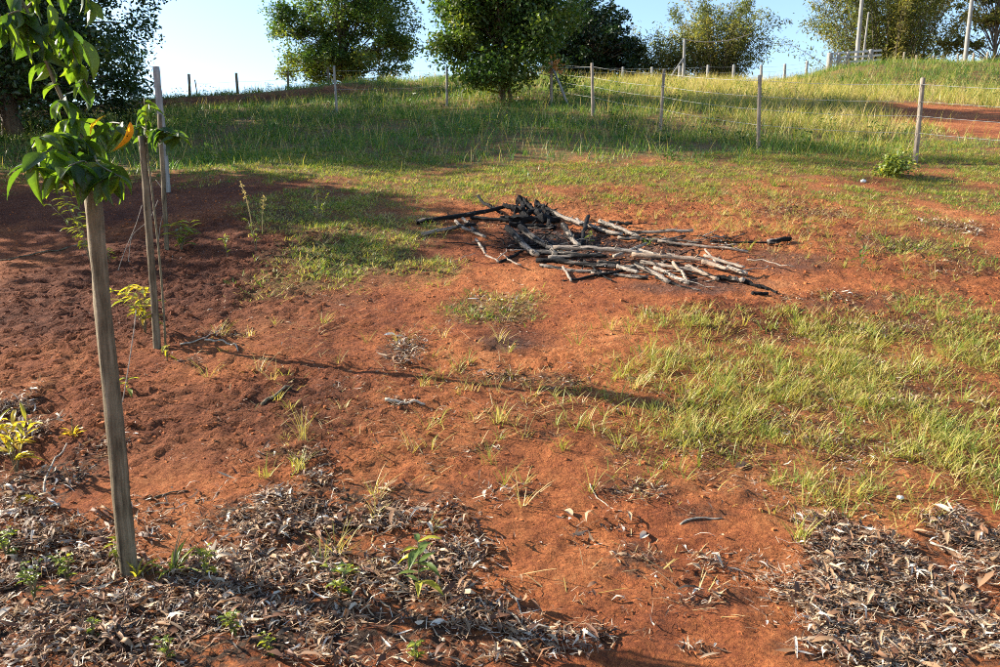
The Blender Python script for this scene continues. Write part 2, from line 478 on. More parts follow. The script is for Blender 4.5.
M_WEED = leaf_mat('weed_leaf', [(0.0, (0.065, 0.115, 0.028)), (0.4, (0.14, 0.19, 0.04)), (0.7, (0.30, 0.32, 0.04)), (1.0, (0.55, 0.40, 0.05))], 0.4, 0.4, trans_gain=(1.8, 1.7, 0.8))
M_STAKE = wood_mat('weathered_stake', [(0.40, (0.018, 0.014, 0.009)), (0.46, (0.075, 0.056, 0.032)), (0.55, (0.15, 0.118, 0.072)), (0.68, (0.28, 0.23, 0.155))])
M_POST = wood_mat('grey_fence_post', [(0.32, (0.09, 0.086, 0.08)), (0.5, (0.22, 0.21, 0.195)), (0.72, (0.40, 0.385, 0.35))])
M_POST2 = wood_mat('brown_fence_post', [(0.32, (0.07, 0.055, 0.042)), (0.5, (0.20, 0.165, 0.125)), (0.72, (0.38, 0.32, 0.25))])
M_BARK = wood_mat('tree_bark', [(0.32, (0.035, 0.028, 0.02)), (0.5, (0.10, 0.08, 0.06)), (0.75, (0.22, 0.18, 0.14))], scale=0.4)
M_STEM = plain_mat('green_brown_stem', (0.12, 0.10, 0.05), 0.6, 30)
M_TWIG = plain_mat('pale_dry_twig', (0.34, 0.28, 0.21), 0.8, 40, .5)
M_WIRE = plain_mat('galvanised_wire', (0.38, 0.38, 0.36), 0.6, 60, 0.2, 0.0)
M_CHAR = char_mat()
M_CUT = plain_mat('cut_wood_end', (0.40, 0.30, 0.20), 0.8, 60, 0.3)
M_RAIL = plain_mat('whitewashed_rail', (0.42, 0.42, 0.41), 0.7, 8, 0.2)
M_CONC = plain_mat('weathered_pole', (0.22, 0.21, 0.19), 0.8, 6, 0.25)
M_STONE = plain_mat('white_stone', (0.70, 0.68, 0.64), 0.7, 25, 0.2)

# ------------------------------------------------------------------ the ground sheet
def spaced(lo, hi, f):
    out = [lo]
    while out[-1] < hi: out.append(out[-1] + f(out[-1]))
    return np.array(out)
def xstep(x):
    a = abs(x)
    return 0.028 if a < 3.6 else (0.028 + (a - 3.6) * 0.020 if a < 9 else min(0.08 + (a - 9) * 0.06, 25))
xs_p = spaced(0.0, 600, xstep)
gx = np.concatenate([-xs_p[:0:-1], xs_p])
def ystep(y):
    if y < 1.5: return min(0.06 + (1.5 - y) * 0.12, 20)
    if y < 12: return 0.022 + (y - 1.5) * 0.0055
    if y < 38: return 0.08 + (y - 12) * 0.016
    return min(0.4 + (y - 38) * 0.1, 40)
ys = [1.5]
while ys[-1] < 900: ys.append(ys[-1] + ystep(ys[-1]))
yb = [1.5]
while yb[-1] > -60: yb.append(yb[-1] - ystep(yb[-1] - 0.01))
gy = np.concatenate([np.array(yb[:0:-1]), np.array(ys)])
X, Y = np.meshgrid(gx, gy)
Xf, Yf = X.ravel(), Y.ravel()
Z = ground(Xf, Yf)
fieldm = edge_field(Xf, Yf)
bare_r = density(Xf, Yf, BARE_RIGHT, 0.75, 0.8, 0.3, 9)
short_g = np.maximum.reduce([density(Xf, Yf, GRASS_NEAR, .1) * .35, density(Xf, Yf, GRASS_CREEP, .4) * .8, density(Xf, Yf, GRASS_SPARSE, .4) * .3])
grassm = np.maximum(fieldm, short_g) * (1 - bare_r)
litm = np.maximum.reduce([density(Xf, Yf, L, .5, 2.2, .4, 15) for L in (LITTER_LEFT, LITTER_RIGHT, LITTER_FARLEFT, LITTER_SMALL)])
ashm = density(Xf, Yf, ASH, .4, 2.0, .5, 16)
moist = np.clip(density(Xf, Yf, B([(80, 330, 400, 140, 1.0), (80, 215, 330, 40, 1.0), (180, 430, 220, 70, .7), (520, 340, 60, 16, .8), (800, 320, 200, 26, .5), (760, 600, 60, 20, .4)]), .3, .6, .4, 17) + .25 * fbm(Xf * .7, Yf * .7, 18, 3), 0, 1)  # dark soil tone: dampness plus clod and tree shade painted in
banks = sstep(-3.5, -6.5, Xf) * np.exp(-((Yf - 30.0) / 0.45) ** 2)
moist = np.maximum(moist, banks); grassm = grassm * (1 - .8 * banks)  # bank soil darkened as well, painting the tree shade on it
nx, ny = len(gx), len(gy)
ii = (np.arange(ny - 1)[:, None] * nx + np.arange(nx - 1)[None, :]).ravel()
Q = np.stack([ii, ii + 1, ii + nx + 1, ii + nx], -1)
acc = Acc()
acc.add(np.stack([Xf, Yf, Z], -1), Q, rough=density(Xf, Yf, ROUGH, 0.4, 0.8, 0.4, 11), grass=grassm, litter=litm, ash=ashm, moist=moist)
g_o = link('ground', acc.mesh('ground'), M_GROUND)
tag(g_o, 'sloping red earth hillside with bare soil and grassy upper field', 'ground', kind='structure')

# ------------------------------------------------------------------ grass
def sample(n, x0, x1, y0, y1, dens):
    out = []
    got = 0
    for _ in range(30):
        m = int(n * 1.5) + 100
        x = RNG.uniform(x0, x1, m); y = RNG.uniform(y0, y1, m)
        k = RNG.random(m) < dens(x, y)
        out.append(np.stack([x[k], y[k]], -1)); got += k.sum()
        if got >= n: break
    return np.concatenate(out)[:n]

def blades(acc, P, h, w, lean, tint, bend=0.5, az=None, segs=2):
    """P (n,3) roots; ribbons that lean and bend over"""
    n = len(P)
    az = RNG.uniform(0, 2 * np.pi, n) if az is None else az
    D = np.stack([np.cos(az), np.sin(az), np.zeros(n)], -1)
    S = np.stack([-np.sin(az), np.cos(az), np.zeros(n)], -1)
    tw = RNG.uniform(-0.7, 0.7, n)[:, None]
    S = S * np.cos(tw) + D * np.sin(tw)
    lev = np.linspace(0, 1, segs + 1)
    rows = []
    for t in lev:
        horiz = lean * t + bend * t * t
        L = np.sqrt(1 + 0.6 * horiz ** 2)
        c = P + (D * horiz[:, None] + np.array((0, 0, 1.0)) * t) * (h / L)[:, None]
        if t < 1:
            ww = (w * (1 - 0.45 * t))[:, None] * 0.5
            rows += [c - S * ww, c + S * ww]
        else:
            rows.append(c)
    V = np.stack(rows, 1)                      # n, 2*segs+1, 3
    k = V.shape[1]
    base = (np.arange(n) * k)[:, None]
    quads = [np.stack([base[:, 0] + 2 * i, base[:, 0] + 2 * i + 1, base[:, 0] + 2 * i + 3, base[:, 0] + 2 * i + 2], -1) for i in range(segs - 1)]
    tri = np.stack([base[:, 0] + 2 * segs - 2, base[:, 0] + 2 * segs - 1, base[:, 0] + 2 * segs], -1)
    acc.add(V.reshape(-1, 3), quads + [tri], tint=np.repeat(tint, k))

def tufted(P0, per, spread):
    n = len(P0)
    P = np.repeat(P0, per, 0) + RNG.normal(0, spread, (n * per, 2))
    return P, np.repeat(np.arange(n), per)

def root3(P, sink=0.01):
    return np.concatenate([P, (ground(P[:, 0], P[:, 1]) - sink)[:, None]], 1)

def gold(x, y):
    """how dry and golden the field grass is"""
    g = sstep(1.5, 8, x) * 0.9 * sstep(13, 18, y) + 0.30 * sstep(29, 33, y) * sstep(-8, -3, x)
    return np.clip(g, 0, 1) * (1 - 0.85 * sstep(26.5, 29.5, y) * sstep(11, 14, x))

def fielddens(x, y):
    d = edge_field(x, y) * (1 - density(x, y, BARE_RIGHT, .7, .8, .3, 9))
    vis = (np.abs(x) < 0.70 * y + 1.5) & (y < 37)
    bank = sstep(-3.5, -6.5, x) * np.exp(-((y - 30.0) / 0.4) ** 2)
    d = d * (1 - .8 * sstep(7.6, 9.0, x) * (1 - sstep(16.2, 17.5, y)))
    return d * vis * (0.45 + 0.55 * sstep(-.25, .3, fbm(x * .5, y * .5, 51, 3))) * (1 - .85 * bank)

a = Acc()
P0 = sample(17500, -26, 27, 12, 37, fielddens)
P, idx = tufted(P0, 8, 0.085)
hs = (0.16 + 0.22 * RNG.random(len(P0)) ** 1.3) * (0.75 + .5 * sstep(-.3, .4, fbm(P0[:, 0] * .4, P0[:, 1] * .4, 52, 2)))
g0 = gold(P0[:, 0], P0[:, 1])
hs = hs * (1 - .5 * sstep(8.5, 10.5, P0[:, 0]) * (1 - sstep(17, 19, P0[:, 1]))) * (0.85 + 0.35 * g0) * (0.55 + 0.45 * sstep(13, 16, P0[:, 1]))
tn = np.clip(0.17 + 0.50 * g0 + 0.16 * RNG.standard_normal(len(P0)) + .15 * fbm(P0[:, 0] * .6, P0[:, 1] * .6, 53, 3), 0, 1)
blades(a, root3(P), hs[idx] * RNG.uniform(.55, 1.2, len(P)), RNG.uniform(.008, .016, len(P)), RNG.uniform(0.05, .55, len(P)), np.clip(tn[idx] + RNG.normal(0, .1, len(P)), 0, 1), .35)
# broad leaved weeds among the grass
P0 = sample(420, -24, 24, 13.5, 34, fielddens)
Pw = root3(np.repeat(P0, 45, 0) + RNG.normal(0, .10, (len(P0) * 45, 2)), -.03); Pw[:, 2] += RNG.random(len(Pw)) ** 1.5 * np.repeat(RNG.uniform(.1, .45, len(P0)), 45)
WEEDPTS = Pw
# seeding stalks, paler and taller
P0 = sample(9000, -26, 27, 12.5, 36, lambda x, y: fielddens(x, y) * (.25 + .75 * gold(x, y)))
hs = RNG.uniform(.35, .62, len(P0)) * (0.6 + .4 * sstep(13, 17, P0[:, 1]))
blades(a, root3(P0), hs, RNG.uniform(.008, .013, len(P0)), RNG.uniform(.05, .4, len(P0)), np.clip(RNG.normal(.72, .14, len(P0)), 0, 1), .3)
o = link('field_grass', a.mesh('field_grass'), M_GRASS)
tag(o, 'tall green and straw coloured grass covering the upper field', 'grass', kind='stuff')

def short_patch(name, label, blobs, n, per, spread, hr, wr, tint, lean=(.2, 1.3), bend=.6, yr=(1.5, 16), xr=(-9, 11), edge=.45, tsd=.13, segs=3):
    a = Acc()
    P0 = sample(n, xr[0], xr[1], yr[0], yr[1], lambda x, y: density(x, y, blobs, edge, 1.6, .5, 3) * (np.abs(x) < .70 * y + .8) * (.25 + .75 * sstep(-.2, .25, fbm(x * 2.2, y * 2.2, 61, 2))))
    P, idx = tufted(P0, per, spread)
    dP = P - P0[idx]
    azr = np.arctan2(dP[:, 1], dP[:, 0]) + RNG.normal(0, .5, len(P))
    hh = RNG.uniform(hr[0], hr[1], len(P0))[idx] * RNG.uniform(.45, 1.15, len(P))
    tt = np.clip((tint + tsd * RNG.standard_normal(len(P0)))[idx] + RNG.normal(0, .09, len(P)), 0, 1)
    blades(a, root3(P, .004), hh, RNG.uniform(wr[0], wr[1], len(P)), RNG.uniform(lean[0], lean[1], len(P)), tt, bend, az=azr, segs=segs)
    o = link(name, a.mesh(name), M_GRASS)
    tag(o, label, 'grass', kind='stuff')
    return o
short_patch('meadow_grass', 'yellow green loose grass on the red soil at right foreground', GRASS_NEAR, 2300, 10, .018, (.05, .15), (.003, .0062), .57, (.05, .9), .4, edge=.1)
short_patch('meadow_grass', 'short yellowing grass blades between the right foreground tufts', GRASS_NEAR, 6500, 4, .05, (.03, .10), (.0035, .0065), .60, (.2, 1.4), edge=.1)
short_patch('creeping_grass', 'low creeping green grass around and behind the burnt wood', GRASS_CREEP, 10500, 8, .05, (.03, .095), (.006, .010), .45, (.1, 1.1), edge=.15, segs=2, tsd=.17)
short_patch('sparse_grass', 'thin scattered yellowish grass on the middle bare slope', GRASS_SPARSE, 760, 9, .018, (.06, .19), (.003, .006), .66, (.1, .9))
short_patch('dry_straw', 'short dry straw mixed into the grass patches', GRASS_NEAR + GRASS_SPARSE + GRASS_CREEP[:6] + LITTER_SMALL, 2600, 3, .05, (.05, .13), (.003, .006), .90, (1.0, 3.5), .5, tsd=.09)

# ------------------------------------------------------------------ leaf litter and clods
def curled(acc, P, L, W, tint, flat=0.5, lift=.02):
    n = len(P)
    rows = np.array((0, .33, .7, 1.0)); wid = np.array((.18, 1, .75, .04))
    curl = RNG.normal(0, 1.0, n); cup = RNG.uniform(-.1, .9, n); side = RNG.normal(0, .25, n)
    V = np.zeros((n, 4, 3, 3))
    for r, (t, q) in enumerate(zip(rows, wid)):
        ang = curl * (t - .5)
        cx = (t - .5) * L * np.cos(ang * .6)
        cz = -np.abs(curl) * .25 * L * ((t - .5) ** 2 * 4 - .4) * np.sign(curl)
        cy = side * L * (t - .5) ** 2
        for c, s in enumerate((-1, 0, 1)):
            V[:, r, c, 0] = cx; V[:, r, c, 1] = cy + s * W * .5 * q * np.cos(cup)
            V[:, r, c, 2] = cz + abs(s) * W * .5 * q * np.sin(cup)
    yaw = RNG.uniform(0, 2 * np.pi, n); pit = RNG.normal(0, .28 * flat * 2, n); rol = RNG.normal(0, .5 * flat * 2, n)
    def rot(V, a, i, j):
        c = np.cos(a)[:, None, None]; s = np.sin(a)[:, None, None]
        vi = V[..., i] * c - V[..., j] * s; vj = V[..., i] * s + V[..., j] * c
        V[..., i] = vi; V[..., j] = vj
    rot(V, rol, 1, 2); rot(V, pit, 0, 2); rot(V, yaw, 0, 1)
    zmin = V[..., 2].reshape(n, -1).min(1)
    base = P.copy(); base[:, 2] += -zmin * .75 + RNG.random(n) * lift
    V += base[:, None, None, :]
    b = (np.arange(n) * 12)[:, None]
    q = np.array([[r * 3 + c, r * 3 + c + 1, r * 3 + c + 4, r * 3 + c + 3] for r in range(3) for c in range(2)])
    F = (b[:, :, None] + q[None]).reshape(-1, 4)
    acc.add(V.reshape(-1, 3), F, tint=np.repeat(tint, 12))

def litter(name, label, blobs, n, nstraw, lift=.016, xr=(-7, 8), yr=(1.5, 9), size=1.0, pale=.0, hole=1.0):
    a = Acc()
    xr = (min(b[0] - 1.5 * b[2] for b in blobs), max(b[0] + 1.5 * b[2] for b in blobs)) if len(blobs) > 1 else xr
    yr = (max(1.5, min(b[1] - 1.5 * b[3] for b in blobs)), max(b[1] + 1.5 * b[3] for b in blobs)) if len(blobs) > 1 else yr
    dn = lambda x, y: density(x, y, blobs, .15, 2.6, .75, 15) * (np.abs(x) < .70 * y + .6) * (1 - hole * .9 * (1 - sstep(-.26, .14, fbm(x * 2.3, y * 2.9, 71, 3))))
    P = root3(sample(n, xr[0], xr[1], yr[0], yr[1], dn), -.002)
    t = np.clip(RNG.choice([.06, .26, .48, .72, .96], len(P), p=[.22, .32, .22, .14, .10]) + pale + RNG.normal(0, .07, len(P)), 0, 1)
    curled(a, P, (.018 + .085 * RNG.random(len(P)) ** 1.9) * size, (.004 + .014 * RNG.random(len(P)) ** 1.5) * size, t, .38, lift)
    m = n // 16; P = root3(sample(m, xr[0], xr[1], yr[0], yr[1], dn), -.004)
    curled(a, P, RNG.uniform(.07, .125, len(P)) * size, RNG.uniform(.016, .028, len(P)) * size, np.clip(RNG.choice([.2, .38, .55, .8], len(P), p=[.35, .3, .2, .15]) + RNG.normal(0, .06, len(P)), 0, 1), .3, lift)
    P = root3(sample(nstraw, xr[0], xr[1], yr[0], yr[1], dn), -.004)
    P[:, 2] += RNG.random(len(P)) * lift
    blades(a, P, RNG.uniform(.015, .05, len(P)) * size, RNG.uniform(.0015, .004, len(P)), RNG.uniform(1.5, 7, len(P)), np.clip(RNG.normal(.62, .24, len(P)), 0, 1), .3)
    o = link(name, a.mesh(name), M_LITTER)
    tag(o, label, 'leaf litter', kind='stuff')
litter('leaf_litter', 'thick grey and brown dry leaf litter around the near stake', LITTER_LEFT, 9500, 6500)
litter('leaf_litter', 'grey dry leaf litter heap at the left edge of the bare soil', LITTER_FARLEFT, 2000, 900, .04, pale=.06)
litter('leaf_litter', 'pale dry leaf litter in the bottom right corner', LITTER_RIGHT, 4800, 9000, pale=.0)
litter('leaf_litter', 'small scattered clumps of dry leaves on the open soil', LITTER_SMALL, 5400, 3600, .012, pale=-.02, size=.7)
litter('leaf_litter', 'whitish curled leaf heaps on the bare soil in mid slope', B([(400, 352, 24, 14, 1.0), (410, 360, 18, 8, .9), (232, 333, 26, 6, .8), (20, 402, 22, 14, 1.0), (880, 335, 40, 6, .6), (955, 228, 36, 7, .8), (500, 306, 40, 12, .4)]), 800, 500, .03, pale=.28, size=1.1, hole=0.0)
litter('dry_debris', 'tiny dry leaf and straw scraps strewn over the open red soil', B([(500, 420, 900, 230, 1.0)]), 3600, 3600, .004, pale=-.12, size=.5, yr=(1.8, 13))

def clods():
    a = Acc()
    def dn(x, y):
        return (np.abs(x) < .70 * y + .6) * (.40 + .60 * density(x, y, ROUGH, .5, .8, .4, 11)) * (1 - .8 * density(x, y, LITTER_LEFT, .6, 2.2, .4, 15))
    P = root3(sample(15000, -7, 8, 1.8, 12.5, dn), .002)
    r = .0025 + .008 * RNG.random(len(P)) ** 3 + .010 * (RNG.random(len(P)) < .04) * RNG.random(len(P)) + .008 * density(P[:, 0], P[:, 1], ROUGH, .5, .8, .4, 11) * RNG.random(len(P)) ** 3 + .008 * RNG.random(len(P)) ** 40
    cube = np.array([[x, y, z] for z in (-1, 1) for y in (-1, 1) for x in (-1, 1)], float)
    V = cube[None] * (1 + RNG.normal(0, .33, (len(P), 8, 3))) * (r[:, None, None] * np.array((1.15, 1.0, .7)))
    V[:, 4:, :2] *= .7
    an = RNG.uniform(0, 6.28, len(P)); c, s = np.cos(an)[:, None], np.sin(an)[:, None]
    x = V[..., 0] * c - V[..., 1] * s; y = V[..., 0] * s + V[..., 1] * c
    V[..., 0] = x; V[..., 1] = y
    V += P[:, None]
    q = np.array([[0, 2, 3, 1], [4, 5, 7, 6], [0, 1, 5, 4], [2, 6, 7, 3], [0, 4, 6, 2], [1, 3, 7, 5]])
    F = ((np.arange(len(P)) * 8)[:, None, None] + q[None]).reshape(-1, 4)
    mo = np.clip(density(P[:, 0], P[:, 1], B([(60, 330, 330, 130, 1.0)]), .3, .6, .4, 17), 0, 1)  # left clods darker: dampness and clod shade in one tone
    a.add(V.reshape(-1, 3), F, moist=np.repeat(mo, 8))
    o = link('soil_clods', a.mesh('soil_clods', False), M_CLOD)
    tag(o, 'crumbly red soil clods scattered over the bare slope', 'soil', kind='stuff')
clods()

# ------------------------------------------------------------------ trees
def leaf_cloud(acc, C, size, tint, droop=.3, aspect=.5, up=.25):
    """small folded leaf blades at points C"""
    n = len(C)
    d = RNG.standard_normal((n, 3)); d[:, 2] = d[:, 2] * .7 - droop
    d /= np.linalg.norm(d, axis=1)[:, None]
    nn = RNG.standard_normal((n, 3)); nn[:, 2] += up * 4
    s = np.cross(d, nn); s /= np.linalg.norm(s, axis=1)[:, None] + 1e-9
    u = np.cross(s, d)
    L = size[:, None]
    V = np.stack([C, C + d * L * .5 + s * L * aspect * .5 + u * L * .08, C + d * L, C + d * L * .5 - s * L * aspect * .5 + u * L * .08], 1)
    b = (np.arange(n) * 4)[:, None]
    F = np.concatenate([b + np.array([[0, 1, 2]]), b + np.array([[0, 2, 3]])])
    acc.add(V.reshape(-1, 3), F, tint=np.repeat(tint, 4))

def tree(name, label, base, lobes, nclump, nleaf, lsize, mat_, trunk_r=.16, trunk_top=None, clump_r=.42, shell=.55, multi=1, tint=(.45, .2), droop=.3, aspect=.5, flat=.8, seed=1, group=None, bushy=0.0):
    """lobes: ellipsoids (dx,dy,dz,rx,ry,rz) above the base that the crown fills"""
    rng = np.random.default_rng(seed)
    base = np.asarray(base, float)
    root = empty(name, base, label, 'tree', group)
    lob = np.array(lobes, float)
    vol = lob[:, 3] * lob[:, 4] * lob[:, 5]
    pick = rng.choice(len(lob), nclump, p=vol / vol.sum())
    d = rng.standard_normal((nclump, 3)); d /= np.linalg.norm(d, axis=1)[:, None]
    r = (shell + (1 - shell) * rng.random(nclump)) * (1 + .16 * rng.standard_normal(nclump))
    C = lob[pick, :3] + d * r[:, None] * lob[pick, 3:]
    C = C[C[:, 2] > .15]
    top = trunk_top if trunk_top else lob[:, 2].max()
    tr = Acc()
    trunks = []
    for k in range(multi):
        an = rng.uniform(0, 6.28); off = (.25 * k if multi > 1 else 0)
        e = np.array((math.cos(an) * off * 2.2, math.sin(an) * off * 2.2, top * rng.uniform(.85, 1.05)))
        p = bez((math.cos(an) * off * .3, math.sin(an) * off * .3, -.15), (rng.normal(0, .2), rng.normal(0, .2), top * .5), e, 10)
        trunks.append(p)
        rad = trunk_r * np.linspace(1.15, .35, 10); rad[0] *= 1.3
        v, q, c = tube(p, rad, 9, True, noise=.05, rng=rng)
        tr.add(v, [q, c])
    link('trunk', tr.mesh('trunk'), M_BARK, root)
    br = Acc()
    for i, c in enumerate(C):
        p = trunks[i % multi]
        h = np.clip(c[2] * rng.uniform(.35, .75), top * .15, top)
        s = p[np.argmin(np.abs(p[:, 2] - h))]
        mid = (s + c) / 2 + np.array((0, 0, .18 * np.linalg.norm(c - s)))
        if i % 2 == 0 or nclump < 120:
            rad = np.linspace(trunk_r * .28, .012, 6)
            v, q, _ = tube(bez(s, mid, c, 6), rad, 5, False)
            br.add(v, q)
    link('limbs', br.mesh('limbs'), M_BARK, root)
    per = max(1, nleaf // len(C))
    cr = clump_r * rng.uniform(.6, 1.35, len(C))
    off = rng.standard_normal((len(C), per, 3)); off /= np.linalg.norm(off, axis=2)[..., None]
    off = off * (rng.random((len(C), per, 1)) ** .5) * np.array((1, 1, flat)) * cr[:, None, None] * 1.15
    L = (C[:, None] + off).reshape(-1, 3)
    tt = (rng.normal(tint[0], tint[1], len(C))[:, None] + rng.normal(0, .10, (len(C), per))).ravel()
    keep = L[:, 2] > .05
    L = L[keep]; tt = tt[keep]
    ca = Acc()
    leaf_cloud(ca, L, lsize * RNG.uniform(.6, 1.35, len(L)), np.clip(tt, 0, 1), droop, aspect)
    link('crown', ca.mesh('crown'), mat_, root)['kind'] = 'stuff'
    return root

def plume_tree(name, label, base, culms, H, spread, nleaf, lsize, mat_, tint=(.5, .2), seed=1, lean=(0, 0), base_r=.8, power=2.4):
    """bamboo-like clump: many culms arching outward with fine hanging leaves"""
    rng = np.random.default_rng(seed)
    root = empty(name, base, label, 'tree')
    cu = Acc(); ca = Acc()
    per = nleaf // culms
    for k in range(culms):
        an = rng.uniform(0, 6.28); h = H * rng.uniform(.55, 1.03); sp = spread * rng.uniform(.1, 1.0) * (1.15 - .25 * h / H); power_k = power * rng.uniform(.7, 1.7)
        b0 = np.array((math.cos(an), math.sin(an), 0)) * base_r * rng.random()
        t = np.linspace(0, 1, 12)
        dr = np.array((math.cos(an) + lean[0], math.sin(an) + lean[1], 0))
        pth = b0 + dr * (sp * t ** power_k)[:, None] + np.array((0, 0, 1.0)) * (h * (t - .22 * t ** 4 * sp / spread))[:, None]
        pth[0, 2] = -.15
        v, q, _ = tube(pth, np.linspace(.035, .006, 12), 5, False)
        cu.add(v, q)
        ts = 1 - rng.random(per) ** 1.4 * .93
        ip = np.stack([np.interp(ts, t, pth[:, j]) for j in range(3)], -1)
        cl = rng.integers(0, 16, per)
        cen = rng.standard_normal((16, 3)) * .30
        wsp = (1.15 - .55 * ts)[:, None]
        L = ip + cen[cl] * wsp + rng.standard_normal((per, 3)) * .16 * wsp
        L[:, 2] = np.maximum(L[:, 2], .05)
        tt = rng.normal(tint[0], tint[1]) + rng.normal(0, .12, per)
        leaf_cloud(ca, L, lsize * RNG.uniform(.6, 1.4, per), np.clip(tt, 0, 1), .7, .26)
    link('culms', cu.mesh('culms'), M_BARK, root)
    link('crown', ca.mesh('crown'), mat_, root)['kind'] = 'stuff'
    return root

ST_DARK = [(0.0, (0.012, 0.030, 0.008)), (0.5, (0.030, 0.062, 0.014)), (1.0, (0.075, 0.110, 0.022))]
ST_MID = [(0.0, (0.024, 0.055, 0.011)), (0.5, (0.065, 0.115, 0.020)), (1.0, (0.18, 0.19, 0.034))]
ST_OLIVE = [(0.0, (0.040, 0.050, 0.016)), (0.5, (0.110, 0.125, 0.034)), (1.0, (0.25, 0.20, 0.065))]
MT_DARK = leaf_mat('dark_tree_leaf', ST_DARK, .25, .38, spec=.5)
MT_MID = leaf_mat('mid_green_leaf', ST_MID, .38, .45)
a = Acc(); leaf_cloud(a, WEEDPTS, RNG.uniform(.04, .09, len(WEEDPTS)), np.clip(RNG.normal(.45, .2, len(WEEDPTS)), 0, 1), 0, .5)
o = link('field_weeds', a.mesh('field_weeds'), MT_MID); tag(o, 'low broad leaved weeds mixed into the upper field grass', 'weeds', kind='stuff')
MT_OLIVE = leaf_mat('olive_leaf', ST_OLIVE, .5, .5, trans_gain=(1.7, 1.8, .8))

def gp(x, y, dz=0.0):
    return np.array((x, y, gz(x, y) + dz))

def base_px(px, depth_y):
    return (px - 500) / FPX * depth_y * 0.965, depth_y

# dark tree at the left edge
tree('broadleaf_tree', 'large dark dense tree at the left edge above the grass', gp(-12.9, 20.5),
     [(2.2, -.4, 1.3, 1.8, 2.2, 1.3), (0, 0, 3.6, 4.0, 4.2, 3.4), (-1.8, -.5, 1.4, 3.9, 3.8, 1.6), (1.0, .8, 7.0, 3.5, 4.2, 3.4), (1.8, -.6, 2.2, 2.2, 2.6, 2.2)], 470, 78000, .12, MT_DARK, .22, 5.0, .55, .35, tint=(.42, .2), seed=11, aspect=.55)
tree('broadleaf_tree', 'dark tree hidden behind the large left edge tree', gp(-20.5, 33.0),
     [(0, 0, 3.6, 3.6, 4.0, 3.6), (.8, 0, 7.6, 2.8, 3.4, 3.2), (0, 0, 1.6, 3.6, 3.6, 1.6)], 200, 14000, .28, MT_DARK, .22, 8.0, .7, .3, tint=(.42, .2), seed=31, aspect=.6)
tree('broadleaf_tree', 'dark tree at the left edge standing between the two hidden behind', gp(-20.2, 27.0),
     [(0, 0, 3.4, 3.2, 3.6, 3.4), (.6, 0, 7.4, 2.8, 3.4, 3.2), (0, 0, 1.6, 3.4, 3.4, 1.6)], 200, 14000, .28, MT_DARK, .22, 8.0, .7, .3, tint=(.42, .2), seed=32, aspect=.6)
# trees out of the frame whose shade crosses the slope
tree('broadleaf_tree', 'shade tree beyond the left edge of the view, farther up the slope', gp(-17.6, 18.9),
     [(0, 0, 4.2, 2.4, 2.3, 2.8), (0, 0, 1.8, 2.4, 2.3, 1.6), (.4, .3, 7.0, 2.0, 2.2, 2.2)], 200, 14000, .27, MT_DARK, .18, 6.5, .6, .3, seed=33, aspect=.6)
tree('broadleaf_tree', 'spreading shade tree beyond the left edge of the view', gp(-13.0, 12.8),
     [(0, 0, 4.0, 2.4, 2.2, 2.0), (-1.2, .2, 2.2, 2.2, 2.3, 1.6), (.3, -1.4, 2.0, 1.8, 1.5, 1.5)], 190, 13000, .24, MT_DARK, .18, 3.6, .55, .3, seed=12, aspect=.6)
x, y = base_px(345, 41)
tree('feathery_tree', 'tall feathery tree on the crest, lit yellow green on its left', gp(x, y),
     [(.3, 0, 5.4, 3.0, 3.0, 3.1), (-2.4, 0, 4.1, 1.8, 2.0, 1.8), (2.3, 0, 4.2, 1.9, 2.2, 2.5), (-.8, 0, 2.4, 2.6, 2.4, 1.5), (2.2, 0, 2.2, 1.8, 2, 1.7), (-.6, -.5, 2.0, 3.2, 2, 1.1)], 300, 45000, .18, MT_MID, .11, 6.0, .55, .35, multi=3, tint=(.52, .24), droop=.2, aspect=.42, seed=13)
c = at(500, 100)[0]
tree('round_bushy_tree', 'bushy low branching tree in the middle of the fence line', gp(c[0] + .1, c[1]),
     [(-.2, 0, 3.0, 2.1, 2.2, 1.7), (-1.2, -.2, 1.7, 1.25, 1.5, 1.2), (1.2, .2, 2.7, 1.2, 1.8, 1.5), (.9, -.5, 1.3, 1.2, 1.5, 1.1), (-.3, -.8, .9, 1.5, 1.2, .8), (.2, 0, 4.6, 2.0, 1.8, 1.6), (-1.2, 0, 4.0, 1.3, 1.4, 1.2)], 250, 64000, .13, MT_MID, .055, 3.6, .55, .35, multi=5, tint=(.48, .24), seed=14, aspect=.55, droop=.6)
x, y = base_px(592, 48)
tree('dark_dome_tree', 'dark rounded dense tree behind the bushy tree', gp(x, y),
     [(-.6, 0, 3.7, 2.7, 2.6, 2.3), (1.5, 0, 2.2, 1.6, 2, 1.8), (-1.2, 0, 1.7, 2.2, 2, 1.6)], 420, 36000, .21, MT_DARK, .20, 4.0, .42, .72, tint=(.08, .1), seed=15, aspect=.6)
x, y = base_px(655, 49)
plume_tree('bamboo_clump', 'low feathery bamboo clump behind the crest fence', gp(x, y), 44, 4.8, 3.2, 12500, .22, MT_OLIVE, (.52, .22), 16, power=1.2)
x, y = base_px(716, 46)
plume_tree('bamboo_clump', 'tall plumed bamboo clump standing against the blue sky', gp(x, y), 62, 6.5, 3.7, 24000, .20, MT_OLIVE, (.36, .25), 17, power=1.3)
x, y = base_px(885, 45)
plume_tree('bamboo_clump', 'huge brownish bamboo clump behind the white rail gate', gp(x, y), 120, 9.2, 6.0, 50000, .22, MT_OLIVE, (.50, .26), 18, base_r=2.2, power=1.2)
x, y = base_px(992, 42)
